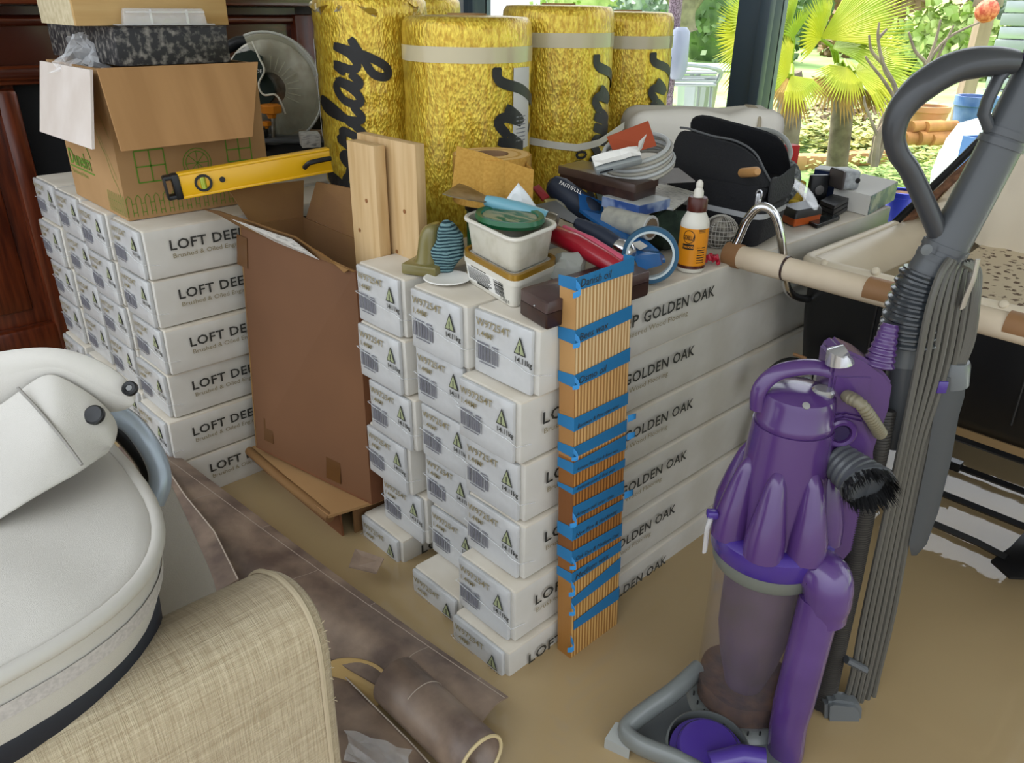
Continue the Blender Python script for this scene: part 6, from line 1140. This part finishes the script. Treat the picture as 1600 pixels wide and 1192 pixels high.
# flower bed: leafy ground cover, terracotta edging, dead fronds, pots
def scatter(name, m, cen, ext, n, s_, seed, label, cat, kind='stuff', up=.5):
    rr = random.Random(seed); b = B()
    for i in range(n):
        p = V(cen)+V((rr.gauss(0, .45)*ext[0], rr.gauss(0, .45)*ext[1], abs(rr.gauss(0, .5))*ext[2])); a = rr.uniform(0, 2*pi); d = V((cos(a), sin(a), rr.uniform(-.2, up)))*s_*rr.uniform(.6, 1.3); q = V((-sin(a), cos(a), rr.uniform(-.3, .3)))*s_*.35
        b._add([p, p+d*.5+q, p+d, p+d*.5-q], [(0, 1, 2, 3)])
    o = obj(name, b, m, smooth=0); return tag(o, label, cat, kind=kind)
bc = gp(1310, 235, 4.2); bc.z = GZ+.02
scatter('ground_cover', leafm('ground_cover_leaf', '8c9a50', 'c2b868'), (on(1300, 232, z=GZ).x, on(1300, 232, z=GZ).y, GZ+.02), (1.5, .7, .22), 2600, .075, 1, 'low yellow-green leafy ground cover under the palms', 'plants')
scatter('wet_foliage', leafm('low_green_leaf', '7e9c4c', 'a6b268'), (on(1440, 290, z=GZ).x, on(1440, 290, z=GZ).y, GZ), (.9, .5, .16), 1500, .05, 2, 'low green weeds along the paving right of the shrub', 'plants')
m_terra = mat('pale_terracotta', 'c79a6c', .8, col2='b4825a', ns=5)
eg = thing('bed_edging', 'row of rounded pale orange edging stones in front of the palms', 'edging', on(1305, 262, z=GZ)); rr = random.Random(6)
for i in range(7): q = on(1240+i*21, 265-i*1.5, z=GZ)-eg.location; obj('stone', B().box((q.x, q.y, .05), (.16, .12, .12+rr.uniform(-.02, .02)), M.Rotation(YAW+rr.uniform(-.2, .2), 4, 'Z'), bev=.035, seg=2), m_terra, eg)
def pot(label, u, vb, vt, wpx, m, d, n='plant_pot'):
    p = on(u, vb, d=d); hh = hz(p, vt)-p.z; r = pxm(p)*wpx/2; t = thing(n, label, 'plant pot', p)
    obj('pot_body', B().lathe([(r*.7, 0), (r*.95, hh*.82), (r*.95, hh*.84)], 24), m, t); obj('pot_rim', B().lathe([(r*.94, hh*.82), (r, hh*.84), (r, hh), (r*.86, hh), (r*.84, hh*.86)], 24), m, t); obj('soil', B().lathe([(r*.86, hh*.92), (.001, hh*.93)], 20, caps=False), m_dust, t); return t
m_slate = mat('slate_pot', '4c5458', .6)
pot('dark slate plant pot beside the drooping palm', 1226, 196, 150, 34, m_slate, 5.3); pot('terracotta pot in front of the blue planter', 1440, 218, 165, 62, m_terra, 5.2); pot('tall glazed blue planter behind the terracotta pot', 1508, 238, 150, 66, mat('blue_glaze', '3a5e9a', .25, col2='6a84b4', ns=8), 5.6); pot('bright blue tub just outside the glass, past the cartons', 1400, 345, 298, 52, mat('cobalt_plastic', '2836a8', .35), 2.75)
# log pile, white sack, blue crate
p = on(1455, 228, d=4.9); lg = thing('log_pile', 'small pile of cut orange-brown logs by the blue planter', 'logs', mw=fr(p)); k = pxm(p)
for i, (x, y, z, r) in enumerate(((-.06, 0, .04, .04), (.03, 0, .042, .042), (.11, 0, .035, .035), (-.02, .02, .105, .036), (.07, .02, .105, .034))): obj('log', B().tube([(x-.12, y, z), (x+.1, y+.08, z)], r, 12), mat('log_bark', '9a6a3c', .8, col2='c08a4c', ns=8) if i == 0 else bpy.data.materials['log_bark'], lg)
p = on(1518, 290, d=4.4); b = B().ball((0, 0, .28), (.2, .15, .32), 16, 12)
for v in b.b.verts: v.co += V((NZ.noise(v.co*7), NZ.noise(v.co*7+V((3, 0, 0))), NZ.noise(v.co*7+V((0, 4, 0)))))*.06; v.co.z = max(v.co.z, 0)
p.z = GZ; tag(obj('garden_sack', b, mat('white_woven_sack', 'd8dcde', .7), mw=fr(p)), 'lumpy white woven sack standing on the paving', 'sack')
p = on(1562, 262, d=4.0); p.z = GZ; cr0 = thing('storage_crate', 'open blue plastic crate beside the white sack', 'crate', mw=fr(p, rad(15))); m_bc = mat('blue_crate', '4a6ea4', .4); hh = hz(p, 212)-GZ
for nm, c_, s_ in (('crate_side', (0, -.12, hh*.6), (.3, .012, hh*.75)), ('crate_side', (0, .12, hh*.6), (.3, .012, hh*.75)), ('crate_side', (-.15, 0, hh*.6), (.012, .24, hh*.75)), ('crate_side', (.15, 0, hh*.6), (.012, .24, hh*.75)), ('crate_base', (0, 0, hh*.11), (.3, .24, hh*.22))): obj(nm, B().box(c_, s_), m_bc, cr0, smooth=0)
# post with woven ball
pb0, pt0 = gp(1508, 165, 8), gp(1545, 2, 8); po = thing('garden_post', 'leaning wooden garden post near the top right corner', 'post', (pb0.x, pb0.y, GZ)); I = M.Translation(-V((pb0.x, pb0.y, GZ)))
q0 = V((0, 0, 0)); q1 = I @ pt0; q0 = V((q1.x, q1.y, 0)); obj('timber', B().tube([q0, q1], .085, 4), mat('weathered_timber', '8c7a68', .85, col2='9e8c78', ns=9, stretch=(1, 1, .1)), po)
obj('cap_block', B().box(q1, (.2, .2, .1), bev=.01), m_bark, po)
c = gp(1542, 17, 7.7); bb_ = B().ball((0, 0, 0), pxm(c)*17, 20, 14)
for v in bb_.b.verts: v.co *= 1+.06*NZ.noise(v.co*40)
wb = thing('woven_ball', 'rusty red woven ball hanging on the garden post', 'ball', c); obj('weave', bb_, mat('rust_weave', 'a8402c', .7, col2='d07a5a', ns=26, nr=(.4, .6), bump=.8, bs=60), wb); obj('hanger', B().tube([(0, 0, pxm(c)*16), (.02, .1, pxm(c)*24)], .008, 6), m_rod, wb)
# garden table and chair, feeder pole
m_met = mat('wet_grey_metal', 'aab0b4', .3, metal=.5)
tq = on(1106, 175, d=6.3); tq.z = GZ; k = pxm(tq); gt2 = thing('garden_table', 'grey metal garden table seen through the left pane', 'table', tq); zt3 = hz(tq, 103)-GZ
obj('table_top', B().lathe([(.001, zt3-.02), (.34, zt3-.02), (.35, zt3-.01), (.34, zt3), (.001, zt3)], 32, M.Diagonal((1, 1, 1, 1))), m_met, gt2)
for a in (40, 160, 280): obj('table_leg', B().tube([(.28*cos(rad(a)), .28*sin(rad(a)), 0), (.25*cos(rad(a)), .25*sin(rad(a)), zt3-.02)], .018, 8), m_met, gt2)
tq = on(1050, 178, d=5.0); tq.z = GZ; gc = thing('garden_chair', 'tubular grey garden chair in front of the metal table', 'chair', mw=fr(tq)); zb_ = hz(tq, 105)-GZ; zs_ = hz(tq, 128)-GZ
for x, y in ((-.2, -.15), (.2, -.15), (-.2, .22), (.2, .22)): obj('leg', B().tube([(x, y, 0), (x*.95, y*.9, zs_)], .013, 8), m_met, gc)
obj('seat', B().box((0, .03, zs_), (.42, .42, .02), bev=.008), m_met, gc); obj('back_rail', B().tube(spline([(-.2, -.15, zs_), (-.21, -.2, zb_), (0, -.24, zb_+.03), (.21, -.2, zb_), (.2, -.15, zs_)], 5), .014, 8), m_met, gc)
for i in range(3): obj('back_slat', B().tube([(-.2, -.18, lerp(zs_, zb_, .3+.25*i)), (0, -.21, lerp(zs_, zb_, .3+.25*i)), (.2, -.18, lerp(zs_, zb_, .3+.25*i))], .009, 6), m_met, gc)
q0, q1 = gp(1040, 175, 4.6), gp(1042, -20, 4.6); q0.z = GZ; fp_ = thing('feeder_pole', 'dark mesh bird feeder column next to the rightmost gold roll', 'bird feeder', q0); hh = q1.z-GZ
obj('pole', B().lathe([(.035, 0), (.035, hh)], 14), mat('purple_brown_mesh', '5c4a54', .7, col2='8a7884', ns=120, nr=(.45, .55)), fp_); obj('seed_tube', B().lathe([(.03, hh*.62), (.055, hh*.66), (.05, hh*.82), (.03, hh*.84)], 14, M.Translation((.05, 0, 0))), mat('grey_glass_feeder', '8a90a0', .2), fp_)
p = on(1083, 190, d=5.75); p.z = GZ; bk2 = thing('metal_bucket', 'grey ribbed bucket under the garden table', 'bucket', p); hh = hz(p, 122)-GZ; obj('bucket_body', B().lathe([(.10, 0), (.14, hh)], 24, caps=False, f=lambda a, r, z: 1+.03*cos(a*2*pi*12)), m_met, bk2); obj('bucket_rim', B().lathe([(.138, hh-.01), (.148, hh-.005), (.138, hh)], 24, caps=False), m_met, bk2)
# trees, hedge and bushes at the end of the lawn
tq = gp(1072, 45, 15); tq.z = GZ+.25; tt = thing('forked_tree', 'forked lichen-covered tree trunk across the lawn, left pane', 'tree', tq); I = M.Translation(tq).inverted()
for pts, r in (([(1074, 50), (1072, 25), (1078, -2), (1095, -40)], .16), ([(1073, 30), (1058, 5), (1040, -30)], .13), ([(1072, 25), (1082, 12), (1098, -12)], .09)): obj('trunk' if r > .15 else 'limb', B().tube(spline([I @ gp(u, v, 15) for u, v in pts], 4), [r*1.2]+[r]*(len(pts)*4-4), 10), m_bark2, tt)
def bush(label, u, d, w_, h, m, n, seed, s_=.16, cat='bush'):
    p = on(u, 60, d=d); p.z = GZ+.2; t = thing('garden_bush', label, cat, p, group='bushes along the far hedge'); rr = random.Random(seed); b = B()
    for i in range(n):
        a, e_ = rr.uniform(0, 2*pi), math.asin(rr.uniform(-.1, 1)); q = V((cos(a)*cos(e_)*w_, sin(a)*cos(e_)*w_*.6, sin(e_)*h))*rr.uniform(.75, 1.06); dd = V((rr.gauss(0, 1), rr.gauss(0, 1), rr.gauss(0, 1))).normalized()*s_; s2 = dd.cross(V((rr.gauss(0, 1), rr.gauss(0, 1), rr.gauss(0, 1)))).normalized()*s_*.45
        b._add([q, q+dd*.5+s2, q+dd, q+dd*.5-s2], [(0, 1, 2, 3)])
    f = obj('foliage', b, m, t, smooth=0); f['kind'] = 'stuff'; obj('inner_mass', B().ball((0, 0, h*.35), (w_*.75, w_*.45, h*.5), 14, 8), m, t); return t
m_h1, m_h2, m_h3, m_h4 = leafm('hedge_green', '4e6a40', '76905a'), leafm('beech_brown', '7a6044', '9c8460'), leafm('pale_bush', '86a050', 'aebc78'), leafm('grey_green_bush', '6c7f70', '95a690')
for i, (lab, u, d, w_, h, m) in enumerate([('grey-green bush behind the forked tree, left pane', 1040, 20, 1.6, 2.4, m_h4), ('dark green evergreen between tree and post', 1135, 16, 1.4, 2.6, m_h1), ('tall dark hedge section behind the big palm', 1260, 20.5, 1.9, 2.8, m_h1), ('brown beech bush at the top of the right pane', 1400, 16.5, 1.5, 2.4, m_h2), ('pale yellow-green bush left of the woven ball', 1478, 13, 1.0, .95, m_h3), ('brown hedge behind the woven ball', 1530, 20.5, 2.2, 2.6, m_h2), ('green bush at the right edge past the post', 1640, 15.5, 1.6, 2.4, m_h4), ('pale bank of shrubs behind the left pane', 950, 24, 2.6, 2.6, m_h3)]): bush(lab, u, d, w_, h, m, 1500, 20+i)
# neighbouring house far right
p = on(1592, 40, d=11); p.z = GZ; nh = thing('stone_pillar', 'grey banded stone pillar at the far right of the garden', 'pillar', p)
for i in range(9): obj('stone_block', B().box((0, 0, .08+.15*i), (.36-.03*(i % 2), .36-.03*(i % 2), .14), bev=.015), m_met if i % 2 else mat('grey_stone', '8e9496', .8) if i == 0 else bpy.data.materials['grey_stone'], nh)
# wet leaf clumps in the lawn
scatter('long_grass', leafm('grass_blade', '8fae60', 'b4c88a'), (on(1090, 70, z=GZ).x, on(1090, 70, z=GZ).y, GZ), (4.0, 2.6, .25), 3000, .16, 9, 'longer tufty grass across the left of the lawn', 'grass', up=1.5)
scatter('twig_litter', mat('brown_twigs', '8c7a62', .9), (on(1330, 200, z=GZ).x, on(1330, 200, z=GZ).y, GZ), (.9, .5, .35), 700, .09, 10, 'tangle of dead twigs and stems at the palm bases', 'twigs', up=1.2)
